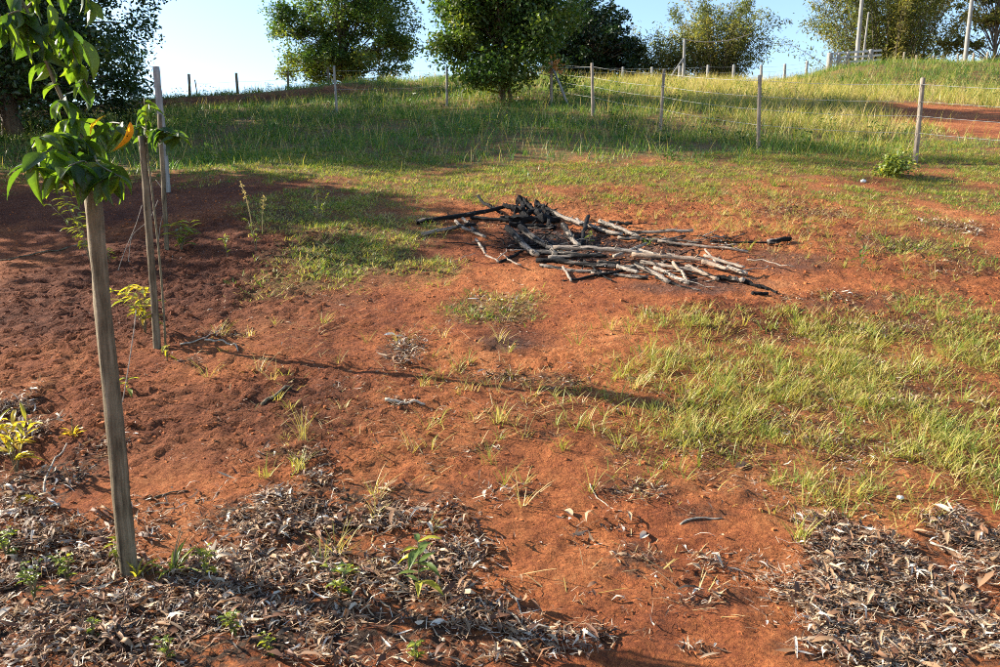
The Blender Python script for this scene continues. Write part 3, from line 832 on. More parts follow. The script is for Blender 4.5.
tree('sparse_tree', 'thin layered tree with sparse leaves at the right edge', gp(x, y),
     [(.4, 0, 3.9, 2.6, 2, .5), (-.4, 0, 5.2, 2.3, 2, .6), (-1.6, 0, 2.6, 1.3, 1.4, .5), (.8, 0, 6.6, 2.3, 2, .6), (1.2, 0, 2.2, 1.5, 1.5, .6)], 90, 9500, .18, MT_OLIVE, .10, 7.0, .45, .3, tint=(.7, .2), seed=19, multi=2, flat=.4)

# ------------------------------------------------------------------ stakes, posts, fences
def post_mesh(h, r, lean=(0, 0), sides=10, wob=.012, top_slant=.0, rng=None, rtop=.85, n=12):
    rng = rng or np.random.default_rng(3)
    t = np.linspace(0, 1, n)
    w = np.cumsum(rng.normal(0, wob, (n, 2)), 0) * .6
    w = w - w[0]
    p = np.stack([lean[0] * t * h + w[:, 0] * r * 12 * .12, lean[1] * t * h + w[:, 1] * r * 12 * .12, t * (h + .12) - .12], -1)
    v, q, c = tube(p, r * np.linspace(1.0, rtop, n), sides, True, noise=.035, rng=rng)
    a = Acc(); a.add(v, [q, c])
    return a

def height_for(base, py_top):
    """how tall an upright thing standing at base is if its top is seen at that height"""
    b = np.asarray(base) - np.array((0, 0, EYE))
    lo, hi = 0.0, 15.0
    for _ in range(40):
        h = .5 * (lo + hi)
        q = b + np.array((0, 0, h))
        pyv = 333.5 - FPX * (q @ U_) / (q @ F_)
        if pyv > py_top: lo = h
        else: hi = h
    return h

def stake(px, py, top, r, label, lean=(0, 0), seed=1, mat_=M_STAKE, name='wooden_stake', cat='stake', group=None, wob=.07):
    c, t = at(px, py)
    c[2] = gz(c[0], c[1])
    h = height_for(c, top)
    o = link(name, post_mesh(h, r, lean, 12, wob, rng=np.random.default_rng(seed), n=16).mesh(name), mat_, None, c)
    tag(o, label, cat, group)
    return c, h
S1, H1 = stake(129, 576, 186, .036, 'thick grey wooden stake nearest the camera, holding the leafy sapling', (-.012, 0), 4)
S2, H2 = stake(157, 346, 136, .027, 'pale wooden stake behind the nearest stake on bare red soil', (.0, 0), 5)
S3, H3 = stake(167, 250, 114, .026, 'thin wooden stake, third in the row from the camera', (.01, 0), 6)
S4, H4 = stake(167, 192, 67, .055, 'tall pale post standing behind the row of stakes', (.0, 0), 7, M_POST, 'wooden_post', 'post')

def fence(name, label, posts, strands, r, mat_, wire_r=.004, tops=None, names='post', sag=.03, ends=None):
    """posts: (px,py_base,py_top) list; wires strung between neighbours"""
    cs, hs = [], []
    for (x, y, h) in posts:
        cs.append(gp(x, y)); hs.append(h)
    root = empty(name, cs[0], label, 'fence')
    for k, (c, h) in enumerate(zip(cs, hs)):
        rg = np.random.default_rng(100 + k)
        m = post_mesh(h, r * rg.uniform(.85, 1.15), (rg.normal(0, .018), rg.normal(0, .012)), 8, .01, rng=rg)
        link('post', m.mesh('post'), mat_, root, c - cs[0])
    for s in strands:
        a = Acc()
        for k in range(len(cs) - 1):
            p = cs[k] + np.array((0, -r, hs[k] * s)); q = cs[k + 1] + np.array((0, -r, hs[k + 1] * s))
            path = bez(p, (p + q) / 2 - np.array((0, 0, sag * 2)), q, 8) - cs[0]
            v, f, _ = tube(path, wire_r, 4, False); a.add(v, f)
        link('wire', a.mesh('wire'), M_WIRE, root)
    return root, cs, hs

def pxpost(px, pb, pt):
    c, t = at(px, pb)
    c[2] = gz(c[0], c[1])
    return (c[0], c[1], height_for(c, pt))
right_line = [pxpost(551, 104, 60), pxpost(593, 116, 63), pxpost(660, 131, 69), pxpost(758, 152, 75), pxpost(915, 163, 78), pxpost(1120, 182, 84)]
f1, fc, fh = fence('wire_fence', 'pale post and wire fence running down to the right past the shrub', right_line, (.35, .55, .72, .92), .042, M_POST2, .003)
# the slanting brace of the corner post and the orange dead leaves caught on it
c0 = fc[0]; cb = at(570, 107)[0]; cb[2] = gz(cb[0], cb[1])
a = Acc(); v, q, c = tube(np.stack([cb - c0 + np.array((0, 0, -.1)), (cb - c0) * .5 + np.array((0, 0, .55)), np.array((.02, -.02, fh[0] * .85))]), [.035, .034, .032], 8); a.add(v, [q, c])
link('brace', a.mesh('brace'), M_POST, f1)
a = Acc()
C = np.array((c0[0] + .14, c0[1] - .05, c0[2] + fh[0] * .88)) + np.random.default_rng(5).standard_normal((60, 3)) * np.array((.13, .08, .13))
leaf_cloud(a, C, np.full(60, .16), np.full(60, .55) + .1 * np.random.default_rng(5).standard_normal(60), .6, .4)
MT_ORANGE = leaf_mat('dead_orange_leaf', [(0, (.20, .07, .02)), (1, (.55, .26, .07))], .3, .6)
o = link('dead_leaf_bunch', a.mesh('dead_leaf_bunch'), MT_ORANGE)
tag(o, 'bunch of dead orange leaves caught on the braced corner post', 'dead leaves', kind='stuff')
left_line = [pxpost(551, 103, 62), pxpost(447, 106, 66), pxpost(337, 113, 66)]
left_line[0] = (right_line[0][0] - .25, right_line[0][1] + .25, 1.2)
fence('wire_fence', 'thin post and wire fence in the shaded grass left of the bushy tree', left_line[1:], (.5, .9), .035, M_POST, .002)

def crest_post(px, pt, y, dz=0):
    x = (px - 500) / FPX * y
    for _ in range(4):
        g = gp(x, y) - np.array((0, 0, EYE)); x = (px - 500) / FPX * (g @ F_)
    g = gp(x, y)
    return (x, y, max(.7, height_for(g, pt)))
fence('wire_fence', 'row of dark posts on the left crest against the bright sky',
      [crest_post(p, t, 31.6) for p, t in ((190, 74), (238, 73), (288, 73), (329, 72))], (.6,), .055, M_STAKE, .003)
a_ = crest_post(198, 80, 31.8)
o = link('crooked_stick', post_mesh(a_[2], .025, (-.12, 0), 6, .05, rng=np.random.default_rng(9)).mesh('crooked_stick'), M_STAKE, None, gp(a_[0], a_[1]))
tag(o, 'short crooked stick beside the leftmost crest post', 'stick')
fence('wire_fence', 'row of grey posts along the crest behind the golden grass',
      [crest_post(p, t, 36.0) for p, t in ((480, 68), (516, 68), (622, 67), (652, 67), (679, 66), (707, 65), (733, 65), (761, 65), (784, 64), (806, 63))], (.4, .65, .9), .07, M_POST, .004)
fence('wire_fence', 'short grey posts on the green bank under the huge bamboo',
      [crest_post(p, t, 37.5) for p, t in ((903, 52), (916, 55), (932, 61), (957, 54), (972, 53), (986, 52), (1012, 52))], (.7,), .055, M_POST2, .004)

def pole(px, pt, y, r, label, lean=(0, 0), name='utility_pole', mat_=M_CONC, cat='pole', wob=.004, h=None):
    q = crest_post(px, pt, y)
    hh = h or q[2]
    g = gp(q[0], q[1])
    o = link(name, post_mesh(hh, r, lean, 10, wob, rng=np.random.default_rng(int(px)), rtop=.7, n=14).mesh(name), mat_, None, g)
    tag(o, label, cat)
    return g, hh
pole(856, -60, 36.6, .105, 'pale tall utility pole beside the white rail gate', (.022, 0))
pole(862, 12, 36.4, .05, 'thin crooked leaning pole right of the pale utility pole', (.055, 0), 'crooked_pole', wob=.05)
pole(964, -60, 36.8, .105, 'tall utility pole near the right edge of the view', (.03, 0))
g, hh = pole(683, 39, 37.0, .085, 'short pole carrying a slanted cable in front of the bamboo', (.0, 0))
a = Acc()
p0 = g + np.array((0, -.1, hh - .05)); p1 = at_depth(752, 33, 38.5)
v, q, _ = tube(bez(p0, (p0 + p1) / 2 - np.array((0, 0, .5)), p1, 12) - p0, .020, 5, True); a.add(v, q)
o = link('overhead_cable', a.mesh('overhead_cable'), M_TWIG, None, p0)
tag(o, 'pale sagging cable rising right from the short pole', 'cable')
b0 = crest_post(664, 80, 36.6); g0 = gp(b0[0], b0[1])
a = Acc(); v, q, c = tube(np.stack([np.array((0, 0, -.1)), (g + np.array((0, 0, hh * .62)) - g0) * .5, g + np.array((0, 0, hh * .62)) - g0]), .045, 6); a.add(v, [q, c])
o = link('pole_brace', a.mesh('pole_brace'), M_POST, None, g0)
tag(o, 'slanting timber brace propping the short pole', 'brace')

# white rail gate beside the utility pole
gq = [crest_post(p, t, 36.2) for p, t in ((829, 53), (838, 62), (847, 62), (870, 55))]
gb = gp(gq[0][0], gq[0][1])
root = empty('rail_gate', gb, 'whitewashed horizontal rail gate between thick posts on the crest', 'gate')
for k, (x, y, h) in enumerate(gq):
    link('post', post_mesh(h, (.15, .09, .09, .13)[k], (0, 0), 8, .006, rng=np.random.default_rng(40 + k)).mesh('post'), M_POST, root, gp(x, y) - gb)
xa, xb = gq[0][0], gq[3][0] + .5
za, zb = gp(xa, gq[0][1])[2], gp(xb, gq[0][1])[2]
for k in range(4):
    hgt = .10 + k * .21
    dx, dz = xb - xa, zb - za
    bx = np.array([[u * dx, .02 + s * .02, hgt + u * dz * .6 + w] for u in (0, 1) for s in (-1, 1) for w in (0, .085)])
    F = np.array([[0, 1, 3, 2], [4, 6, 7, 5], [0, 4, 5, 1], [2, 3, 7, 6], [1, 5, 7, 3], [0, 2, 6, 4]])
    a = Acc(); a.add(bx, F); link('rail', a.mesh('rail', False), M_RAIL, root)

# ------------------------------------------------------------------ burnt wood pile, stick by stick
# (x0,y0,x1,y1 on the photograph's ground, thickness px, charred 0..1 start/end, tan, lift m start/end, bend, label)
LOGS = [
 (416, 225, 510, 213, 5.0, .55, .95, 0, .02, .10, .04, 'long grey log pointing left from the burnt pile, far side'),
 (422, 236, 476, 229, 4.5, .25, .7, 0, 0, .03, -.02, 'grey log at the far left tip of the burnt pile'),
 (478, 204, 502, 217, 3.2, 1, 1, 0, .13, .05, .03, 'thin black stick poking up at the back of the burnt pile'),
 (500, 222, 560, 223, 9, 1, 1, 0, .02, .02, .02, 'long black charred log at the very back of the burnt pile'),
 (504, 214, 531, 219, 7, 1, 1, 0, .12, .07, .02, 'black charred chunk propped on the back log, left one'),
 (520, 210, 541, 221, 7, 1, 1, 0, .13, .03, -.02, 'black charred chunk propped on the back log, middle one'),
 (536, 212, 558, 221, 6.5, 1, 1, 0, .12, .05, .02, 'black charred chunk propped on the back log, right one'),
 (524, 208, 527, 224, 5, 1, 1, 0, .10, .02, .02, 'upright black charred splinter over the back log'),
 (509, 227, 556, 229, 6, 1, 1, 0, .0, .01, -.03, 'black charred log in front of the back log'),
 (545, 215, 551, 230, 5, 1, 1, 0, .10, .0, .0, 'short black charred stub right of the upright splinter'),
 (545, 216, 584, 230, 4.5, .7, .1, 0, .12, .03, .02, 'pale grey branch sloping right off the charred log'),
 (576, 225, 622, 237, 5.0, .2, .3, 0, .05, .02, .03, 'curved grey branch behind the middle of the burnt pile'),
 (563, 232, 579, 250, 6.0, .7, .25, 0, .08, 0, .0, 'short thick grey log pointing at the camera in mid pile'),
 (588, 226, 577, 251, 5.0, .9, .7, 0, .10, 0, .0, 'dark short log crossing the short grey log'),
 (455, 226, 485, 239, 3.5, .3, .4, 0, .06, .01, .02, 'left one of two parallel pale sticks at the left of the pile'),
 (462, 224, 482, 237, 3.0, .2, .5, 0, .08, .01, -.01, 'right one of two parallel pale sticks at the left of the pile'),
 (477, 242, 499, 262, 3.2, .1, .2, .2, .02, .0, .04, 'pale curved stick lying nearest the camera at left of pile'),
 (499, 262, 524, 253, 3.4, .9, .7, 0, .0, .04, .02, 'black forked twig joined to the pale curved stick'),
 (506, 236, 537, 259, 7.0, .75, .3, 0, .07, .02, .0, 'thick grey and black log slanting from the ash, left one'),
 (520, 235, 555, 259, 7.0, .6, .35, 0, .09, .03, .0, 'thick grey and black log slanting from the ash, right one'),
 (535, 248, 562, 257, 5.0, .5, .2, 0, .10, .06, .01, 'short pale log lying over the slanting thick logs'),
 (553, 257, 642, 262, 5.5, .3, .1, .2, .10, .08, .02, 'long pale log along the top of the front row'),
 (536, 263, 640, 272, 5.5, .8, .3, 0, .02, .03, .02, 'long dark log at the foot of the front row'),
 (563, 281, 622, 272, 3.0, .9, .7, 0, .0, .02, .03, 'thin dark branch nearest the camera below the front row'),
 (563, 271, 571, 282, 3.0, .2, .2, .1, .03, 0, 0, 'short pale peg sticking out below the front row'),
 (598, 228, 641, 243, 5.0, .3, .45, 0, .05, .02, -.06, 'curved grey limb at the back right of the pile'),
 (626, 235, 693, 237, 4.2, .45, .2, .1, .03, .05, .02, 'grey branch lying level at the back right'),
 (610, 225, 632, 228, 4.0, 1, .9, 0, .03, .04, 0, 'short black stick behind the curved grey limb'),
 (640, 241, 702, 246, 2.6, .8, .5, 0, .03, .02, .02, 'thin dark stick in the back right row'),
 (658, 245, 748, 252, 3.4, .4, .0, .3, .03, .01, .01, 'long stick with a pale tip at the back right'),
 (710, 243, 771, 245, 2.4, .6, .7, .2, .01, .02, .05, 'thin crooked branch reaching to the far right'),
 (768, 246, 790, 243, 6.0, .35, 1, 0, .01, .02, 0, 'stubby log with a black burnt end at the far right'),
 (632, 264, 705, 269, 5.6, .2, .05, .8, .10, .09, .01, 'smooth tan log on top of the right heap'),
 (636, 257, 666, 265, 4.0, .1, .1, .1, .09, .08, .01, 'short whitish log behind the smooth tan log'),
 (612, 263, 646, 253, 3.6, .2, .3, 0, .08, .12, .02, 'grey stick lying crosswise over the pale logs'),
 (654, 273, 688, 285, 4.6, .1, .0, .1, .06, .0, .01, 'white stripped log slanting down to the front right'),
 (673, 270, 688, 284, 3.6, .1, .1, .6, .08, .02, 0, 'tan stick resting on the white stripped log'),
 (636, 271, 669, 285, 6.0, .45, .4, 0, .05, .0, 0, 'thick grey log at the front of the right heap'),
 (617, 272, 638, 277, 4.6, .2, .2, .0, .06, .05, 0, 'short white log end in the middle of the front row'),
 (686, 272, 718, 283, 5.2, .3, .3, .4, .05, .02, 0, 'tan grey log under the cut ends at the right'),
 (702, 269, 727, 276, 5.0, .1, .05, .6, .07, .06, 0, 'tan log with a clean cut end at the right'),
 (716, 280, 744, 285, 5.6, 1, .1, 0, .02, .02, 0, 'black log with a white end at the front right'),
 (727, 273, 747, 278, 4.6, .15, .1, .2, .05, .04, 0, 'pale cut log at the right tip of the heap'),
 (704, 261, 744, 272, 3.6, .4, .2, .2, .05, .03, .02, 'grey branch behind the cut logs at the right'),
 (705, 257, 716, 266, 2.2, .2, .2, .2, .07, .04, 0, 'thin bare twig standing behind the cut logs'),
 (744, 283, 777, 292, 4.0, 1, 1, 0, .01, .0, .02, 'charred black branch trailing off at the front right'),
 (752, 294, 768, 294, 4.5, .8, .6, 0, .0, .0, 0, 'small charred grey chunk nearest the camera at the right'),
 (598, 268, 620, 268, 4.6, .4, .6, 0, .06, .05, 0, 'short grey log between the long pale and long dark logs'),
 (598, 277, 622, 273, 3.4, .9, .9, 0, .0, .02, 0, 'short black stick under the middle of the front row'),
 (655, 280, 700, 291, 2.4, .7, .5, 0, .0, .0, .03, 'thin dark twig lying in front of the right heap'),
 (528, 256, 590, 262, 5.5, .6, .3, 0, .05, .05, .02, 'grey log lying just left under the long pale log'),
 (548, 262, 606, 264, 5.0, .35, .7, 0, .06, .06, -.02, 'dark ended log squeezed between the two long front logs'),
 (618, 240, 672, 243, 3.6, .3, .3, .2, .03, .02, -.02, 'pale branch between the back right branches'),
 (470, 221, 512, 226, 4.0, .9, 1, 0, .02, .05, .0, 'blackened branch beneath the long grey left log'),
 (540, 266, 600, 273, 4.6, .4, .4, 0, .0, .01, .01, 'grey brown log laid along the outer front edge, left part'),
 (592, 272, 648, 280, 4.6, .3, .5, .1, .0, .01, -.01, 'grey brown log laid along the outer front edge, middle part'),
 (640, 266, 700, 276, 4.4, .35, .2, .2, .04, .03, .01, 'grey brown log running under the smooth tan log'),
 (582, 262, 612, 283, 2.0, .9, .8, 0, .05, 0, .02, 'black hanging twig below the long pale log'),
]
for k, (x0, y0, x1, y1, wpx, ch0, ch1, tan, l0, l1, bd, lab) in enumerate(LOGS):
    rg = np.random.default_rng(500 + k)
    A, ta = at(x0, y0); Bp, tb = at(x1, y1)
    r = wpx * .47 * (ta + tb) / 2 / FPX
    l0 *= .75; l1 *= .75
    A[2] = gz(A[0], A[1]) + r * .75 + l0; Bp[2] = gz(Bp[0], Bp[1]) + r * .75 + l1
    ax = Bp - A; L = np.linalg.norm(ax); ax /= L
    sd = np.cross(ax, (0, 0, 1.0)); sd /= np.linalg.norm(sd); up = np.cross(sd, ax)
    Mx = Matrix(((ax[0], sd[0], up[0], A[0]), (ax[1], sd[1], up[1], A[1]), (ax[2], sd[2], up[2], A[2]), (0, 0, 0, 1)))
    n = 14
    t = np.linspace(0, 1, n)
    wob = np.cumsum(rg.normal(0, .012, (n, 2)), 0) * min(L, 1.0); wob -= t[:, None] * wob[-1]
    path = np.stack([t * L, bd * L * 4 * t * (1 - t) * 1.2 + wob[:, 0], wob[:, 1] * .5], -1)
    charr = ch0 + (ch1 - ch0) * t
    rad = r * (1.0 - .18 * t + .07 * rg.standard_normal(n)) * (1 + (.18 * rg.standard_normal(n) if ch0 >= 1 else 0))
    v, q, c = tube(path, rad, 9, True, noise=.07 if ch0 < 1 else .24, rng=rg)
    cv = np.concatenate([np.repeat(charr, 9), [ch0, ch1]])
    ac = Acc(); ac.add(v, q, 0, char=cv, tan=tan)
    ac.f.append(c); ac.mi.append(np.full(len(c), 0 if ch1 > .5 else 1))
    nm = 'burnt_log' if wpx > 3.3 else 'burnt_stick'
    # side snags on the longer ones
    if wpx > 3 and L > .4:
        for _ in range(rg.integers(1, 3)):
            j = rg.integers(3, n - 2); an = rg.uniform(0.2, 2.9)
            e = path[j] + np.array((rg.uniform(.01, .07), math.cos(an) * r * 2.4, math.sin(an) * r * 2.4))
            v2, q2, c2 = tube(np.stack([path[j], (path[j] + e) / 2, e]), [r * .35, r * .28, r * .2], 5, True)
            ac.add(v2, [q2, c2], 0, char=charr[j], tan=tan)
    o = link(nm, ac.mesh(nm, ch0 < 1 or ch1 < 1), [M_CHAR, M_CUT])
    o.matrix_world = Mx
    tag(o, lab + ('' if 'pile' in lab or len(lab.split()) > 14 else ' of burnt wood' if 'heap' in lab else ''), 'stick' if nm == 'burnt_stick' else 'log', 'burnt logs and sticks in the pile')
# thin twigs tangled through the pile
rg = np.random.default_rng(91)
ta_ = Acc()
for k in range(80):
    zone, lab = [((530, 258, 100, 14), 'thin charred twig tangled in the front row of burnt logs'), ((700, 272, 60, 14), 'thin charred twig tangled in the right heap of burnt logs'),
            ((585, 238, 50, 10), 'thin charred twig lying in the ash behind the front row'), ((690, 243, 70, 6), 'thin charred twig among the back right branches')][k % 4]
    px = zone[0] + rg.uniform(-1, 1) * zone[2] * .9 + (30 if k % 4 == 0 else 0); py = zone[1] + rg.uniform(-1, 1) * zone[3]
    A, ta = at(px, py)
    an = rg.normal(0, .7) + (math.pi if rg.random() < .5 else 0); L = rg.uniform(.18, .55)
    P = [np.zeros(3)]
    d = np.array((math.cos(an), math.sin(an), 0))
    for q in range(7):
        an += rg.normal(0, .22); d = np.array((math.cos(an), math.sin(an), 0))
        P.append(P[-1] + d * L / 7)
    P = np.array(P)
    r = rg.uniform(.004, .010)
    lift = rg.uniform(0, .07)
    P[:, 2] = ground(P[:, 0] + A[0], P[:, 1] + A[1]) - gz(A[0], A[1]) + r + np.linspace(lift, lift * rg.uniform(0, 1.4), 8)
    v, q, c = tube(P + np.array((A[0], A[1], gz(A[0], A[1]))), np.linspace(r, r * .5, 8), 6, True, noise=.08, rng=rg)
    ta_.add(v, [q, c], char=rg.choice([.15, .5, 1.0], p=[.3, .2, .5]), tan=rg.choice([0, .3]))
o = link('burnt_twigs', ta_.mesh('burnt_twigs'), M_CHAR)
tag(o, 'tangle of thin charred twigs through the burnt wood pile', 'twigs', kind='stuff')
# charcoal crumbs
a = Acc()
P = root3(sample(1000, -3, 5, 6, 10.5, lambda x, y: density(x, y, ASH[:2] + ASH[5:6], .5, 2, .5, 16)), .0)
r = .008 * RNG.random(len(P)) ** 2 + .002
cube = np.array([[x, y, z] for z in (-1, 1) for y in (-1, 1) for x in (-1, 1)], float)
V = cube[None] * (1 + RNG.normal(0, .3, (len(P), 8, 3))) * (r[:, None, None] * np.array((1.6, 1.0, .7))) + P[:, None]
q = np.array([[0, 2, 3, 1], [4, 5, 7, 6], [0, 1, 5, 4], [2, 6, 7, 3], [0, 4, 6, 2], [1, 3, 7, 5]])
a.add(V.reshape(-1, 3), ((np.arange(len(P)) * 8)[:, None, None] + q[None]).reshape(-1, 4), char=1.0, tan=0.0)
o = link('charcoal_crumbs', a.mesh('charcoal_crumbs', False), M_CHAR)
tag(o, 'black charcoal crumbs and ash strewn through the burnt wood', 'charcoal', kind='stuff')

# ------------------------------------------------------------------ leafy plants: each leaf a part
def leaf_shape(name, L, W, droop, cup, tint, mat_, rows=7):
    t = np.linspace(0, 1, rows)
    prof = np.sin(np.pi * np.clip(t, .02, .99) ** .8) ** .75; prof[-1] = .02; prof[0] = .06
    a = Acc(); V = []
    for i in range(rows):
        z = -droop * L * t[i] ** 2; x = t[i] * L * (1 - .25 * droop * t[i])
        for s in (-1, -.5, 0, .5, 1):
            V.append((x, s * W * .5 * prof[i], z + abs(s) ** 1.4 * W * cup * prof[i] + .004 * math.sin(7 * t[i] + 3 * s) * (abs(s))))
    F = [[i * 5 + j, i * 5 + j + 1, (i + 1) * 5 + j + 1, (i + 1) * 5 + j] for i in range(rows - 1) for j in range(4)]
    a.add(np.array(V), np.array(F), tint=tint)
    me = a.mesh(name); me.materials.append(mat_)
    return me

def frame(dirv, upv, loc):
    d = Vector(dirv).normalized(); u = Vector(upv)
    s = u.cross(d)
    if s.length < 1e-4: s = Vector((1, 0, 0)).cross(d)
    s.normalize(); u = d.cross(s)
    return Matrix(((d.x, s.x, u.x, loc[0]), (d.y, s.y, u.y, loc[1]), (d.z, s.z, u.z, loc[2]), (0, 0, 0, 1)))

def put_leaf(me, root, p, d, up, sc=1.0):
    o = bpy.data.objects.new('leaf', me); COL.objects.link(o)
    o.parent = root
    o.matrix_local = frame(d, up, p) @ Matrix.Diagonal((sc * random.uniform(.8, 1.15), sc * random.uniform(.7, 1.15), sc * random.uniform(.6, 1.5), 1))
    return o

SAP_LEAVES = [leaf_shape('leaf', .125, .053, dr, cu, ti, M_SAP) for dr, cu, ti in ((.35, .2, .18), (.5, .25, .3), (.2, .25, .45), (.65, .2, .1), (.35, .3, .58), (.4, .22, .38))]
LEAF_YEL = leaf_shape('leaf', .12, .042, .3, .3, .86, M_SAP)
LEAF_ORG = leaf_shape('leaf', .13, .034, .7, .3, 1.0, M_SAP)

# the sapling tied to the nearest stake
D1 = (np.array((S1[0], S1[1], S1[2] + H1 * .9)) - np.array((0, 0, EYE))) @ F_
rg = np.random.default_rng(77)
sroot = empty('sapling', S1 + np.array((-.05, .045, 0)), 'young sapling with hanging glossy green leaves tied to the nearest stake', 'sapling')
R0 = np.array(sroot.location)
def W(px, py, dd=0.0): return at_depth(px, py, D1 + dd) - R0
def stem_part(name, pts, r0, r1, mat_=M_STEM, sides=7, root=sroot, nn=18):
    P = np.array(pts); tt = np.linspace(0, 1, len(P)); t2 = np.linspace(0, 1, nn)
    # smooth through the points
    S = np.stack([np.interp(t2, tt, P[:, j]) for j in range(3)], -1)
    for _ in range(2): S[1:-1] = (S[:-2] + 2 * S[1:-1] + S[2:]) / 4
    v, q, c = tube(S, np.linspace(r0, r1, nn), sides, True)
    a = Acc(); a.add(v, [q, c])
    link(name, a.mesh(name), mat_, root)
    return S
ztop = S1[2] + H1
st = stem_part('stem', [(0, 0, -.05), (.01, .02, .5), (-.02, .02, 1.0), W(100, 190, .06), W(92, 150, .05), W(66, 108, .0), W(50, 75, -.05), W(40, 40, -.08), W(27, 8, -.1), W(8, -25, -.12)], .011, .006)
br1 = stem_part('branch', [W(88, 140, .05), W(110, 122, 0), W(124, 124, -.05), W(130, 134, -.05)], .005, .002)
br7 = stem_part('branch', [W(94, 165, .03), W(66, 150, -.12), W(42, 152, -.2), W(30, 172, -.24)], .005, .002)
br8 = stem_part('branch', [W(96, 172, .0), W(84, 160, -.16), W(68, 166, -.24), W(60, 182, -.26)], .005, .002)
br2 = stem_part('branch', [W(92, 150, .05), W(70, 138, -.05), W(50, 134, -.12), W(34, 140, -.16)], .005, .002)
br3 = stem_part('branch', [W(40, 40, -.08), W(60, 14, -.05), W(66, 30, -.02), W(76, 62, .02), W(88, 88, .02)], .005, .002)
br4 = stem_part('branch', [W(38, 34, -.08), W(22, 10, -.12), W(8, 14, -.15), W(0, 30, -.18)], .005, .002)
br5 = stem_part('branch', [W(92, 150, .05), W(98, 165, -.12), W(112, 172, -.16), W(122, 178, -.16)], .005, .002)
br6 = stem_part('branch', [W(27, 8, -.1), W(52, -18, -.02), W(80, -16, .05), W(92, 10, .05)], .005, .002)
def leaves_on(S, n, t0=.15, t1=1.0, down=.8, spread=.9, sc=(.7, 1.1), away=None):
    for i in range(n):
        t = t0 + (t1 - t0) * (i + .5 * rg.random()) / n
        p = S[min(int(t * (len(S) - 1)), len(S) - 1)]
        az = rg.uniform(0, 6.28)
        d = np.array((math.cos(az) * spread, math.sin(az) * spread * .8, -down * rg.uniform(.2, 1.3) + .15))
        if away is not None: d = d + np.array(away)
        k = rg.choice(6, p=[.22, .2, .15, .16, .11, .16])
        put_leaf(SAP_LEAVES[k], sroot, p, d, (rg.normal(0, .5), rg.normal(0, .5), 1), rg.uniform(*sc))
leaves_on(st, 20, .72, 1.0, 1.0, .8, (.7, 1.15))
leaves_on(br2, 26, .1, 1.0, .55, 1.0, (.6, 1.0))
leaves_on(br1, 12, .1, 1.0, .9, .7, (.55, .95))
leaves_on(br7, 20, .15, 1.0, .9, .8, (.8, 1.2))
leaves_on(br8, 18, .15, 1.0, .9, .9, (.8, 1.2))
leaves_on(br3, 26, .2, 1.0, 1.2, .6, (.7, 1.1))
leaves_on(br4, 24, .2, 1.0, 1.0, .7, (.7, 1.05))
leaves_on(br5, 24, .1, 1.0, 1.0, .8, (.8, 1.2))
leaves_on(br6, 14, .1, 1.0, 1.2, .6, (.7, 1.1))
leaves_on(st, 20, .50, .64, .8, .9, (.75, 1.15))
# the leaves one can point at: upright bright leaf, yellow one, the orange one, long bright tip
put_leaf(LEAF_YEL, sroot, W(104, 116, -.10), (-.9, .1, -.5), (0, -.4, 1), .9)
put_leaf(LEAF_ORG, sroot, W(130, 122, -.10), (.05, -.1, -1), (1, -.6, .2), .95)
put_leaf(SAP_LEAVES[4], sroot, W(84, 40, -.02), (.45, -.1, -1), (1, -.6, .3), 1.15)
put_leaf(SAP_LEAVES[4], sroot, W(50, 4, -.12), (.15, -.1, -1), (1, -.7, .2), .9)
put_leaf(SAP_LEAVES[2], sroot, W(60, 84, -.05), (-.9, 0, -.25), (0, -.5, 1), .9)

# the slighter sapling tied to the second stake
D2 = (np.array((S2[0], S2[1], S2[2] + H2 * .9)) - np.array((0, 0, EYE))) @ F_
sroot = empty('sapling', S2 + np.array((.05, .03, 0)), 'slighter sapling with small bright leaves at the top of the second stake', 'sapling')
R0 = np.array(sroot.location)
def W2(px, py, dd=0.0): return at_depth(px, py, D2 + dd) - R0
st2 = stem_part('stem', [(0, 0, -.05), (.0, .02, .6), W2(147, 150, .03), W2(146, 130, .0), W2(146, 112, -.03), W2(144, 98, -.04)], .009, .003, root=sroot)
b21 = stem_part('branch', [W2(147, 138, .0), W2(156, 128, -.05), W2(168, 132, -.08), W2(182, 138, -.1)], .004, .002, root=sroot)
b22 = stem_part('branch', [W2(147, 130, .0), W2(138, 124, .06), W2(128, 130, .1), W2(120, 142, .12)], .004, .002, root=sroot)
leaves_on(b21, 24, .2, 1.0, .5, .8, (.9, 1.35), (.35, 0, .0))
leaves_on(b22, 16, .2, 1.0, .6, .8, (.9, 1.3))
leaves_on(st2, 16, .55, 1.0, .5, .9, (.7, 1.15))
put_leaf(SAP_LEAVES[4], sroot, W2(146, 120, -.06), (.03, 0, 1), (0, -1, .2), 1.1)

# smaller plants
WEEDS = {}
def weed_leaf(L, W_, tint, droop=.4):
    k = (L, W_, tint, droop)
    if k not in WEEDS: WEEDS[k] = leaf_shape('leaf', L, W_, droop, .2, tint, M_WEED, 5)
    return WEEDS[k]

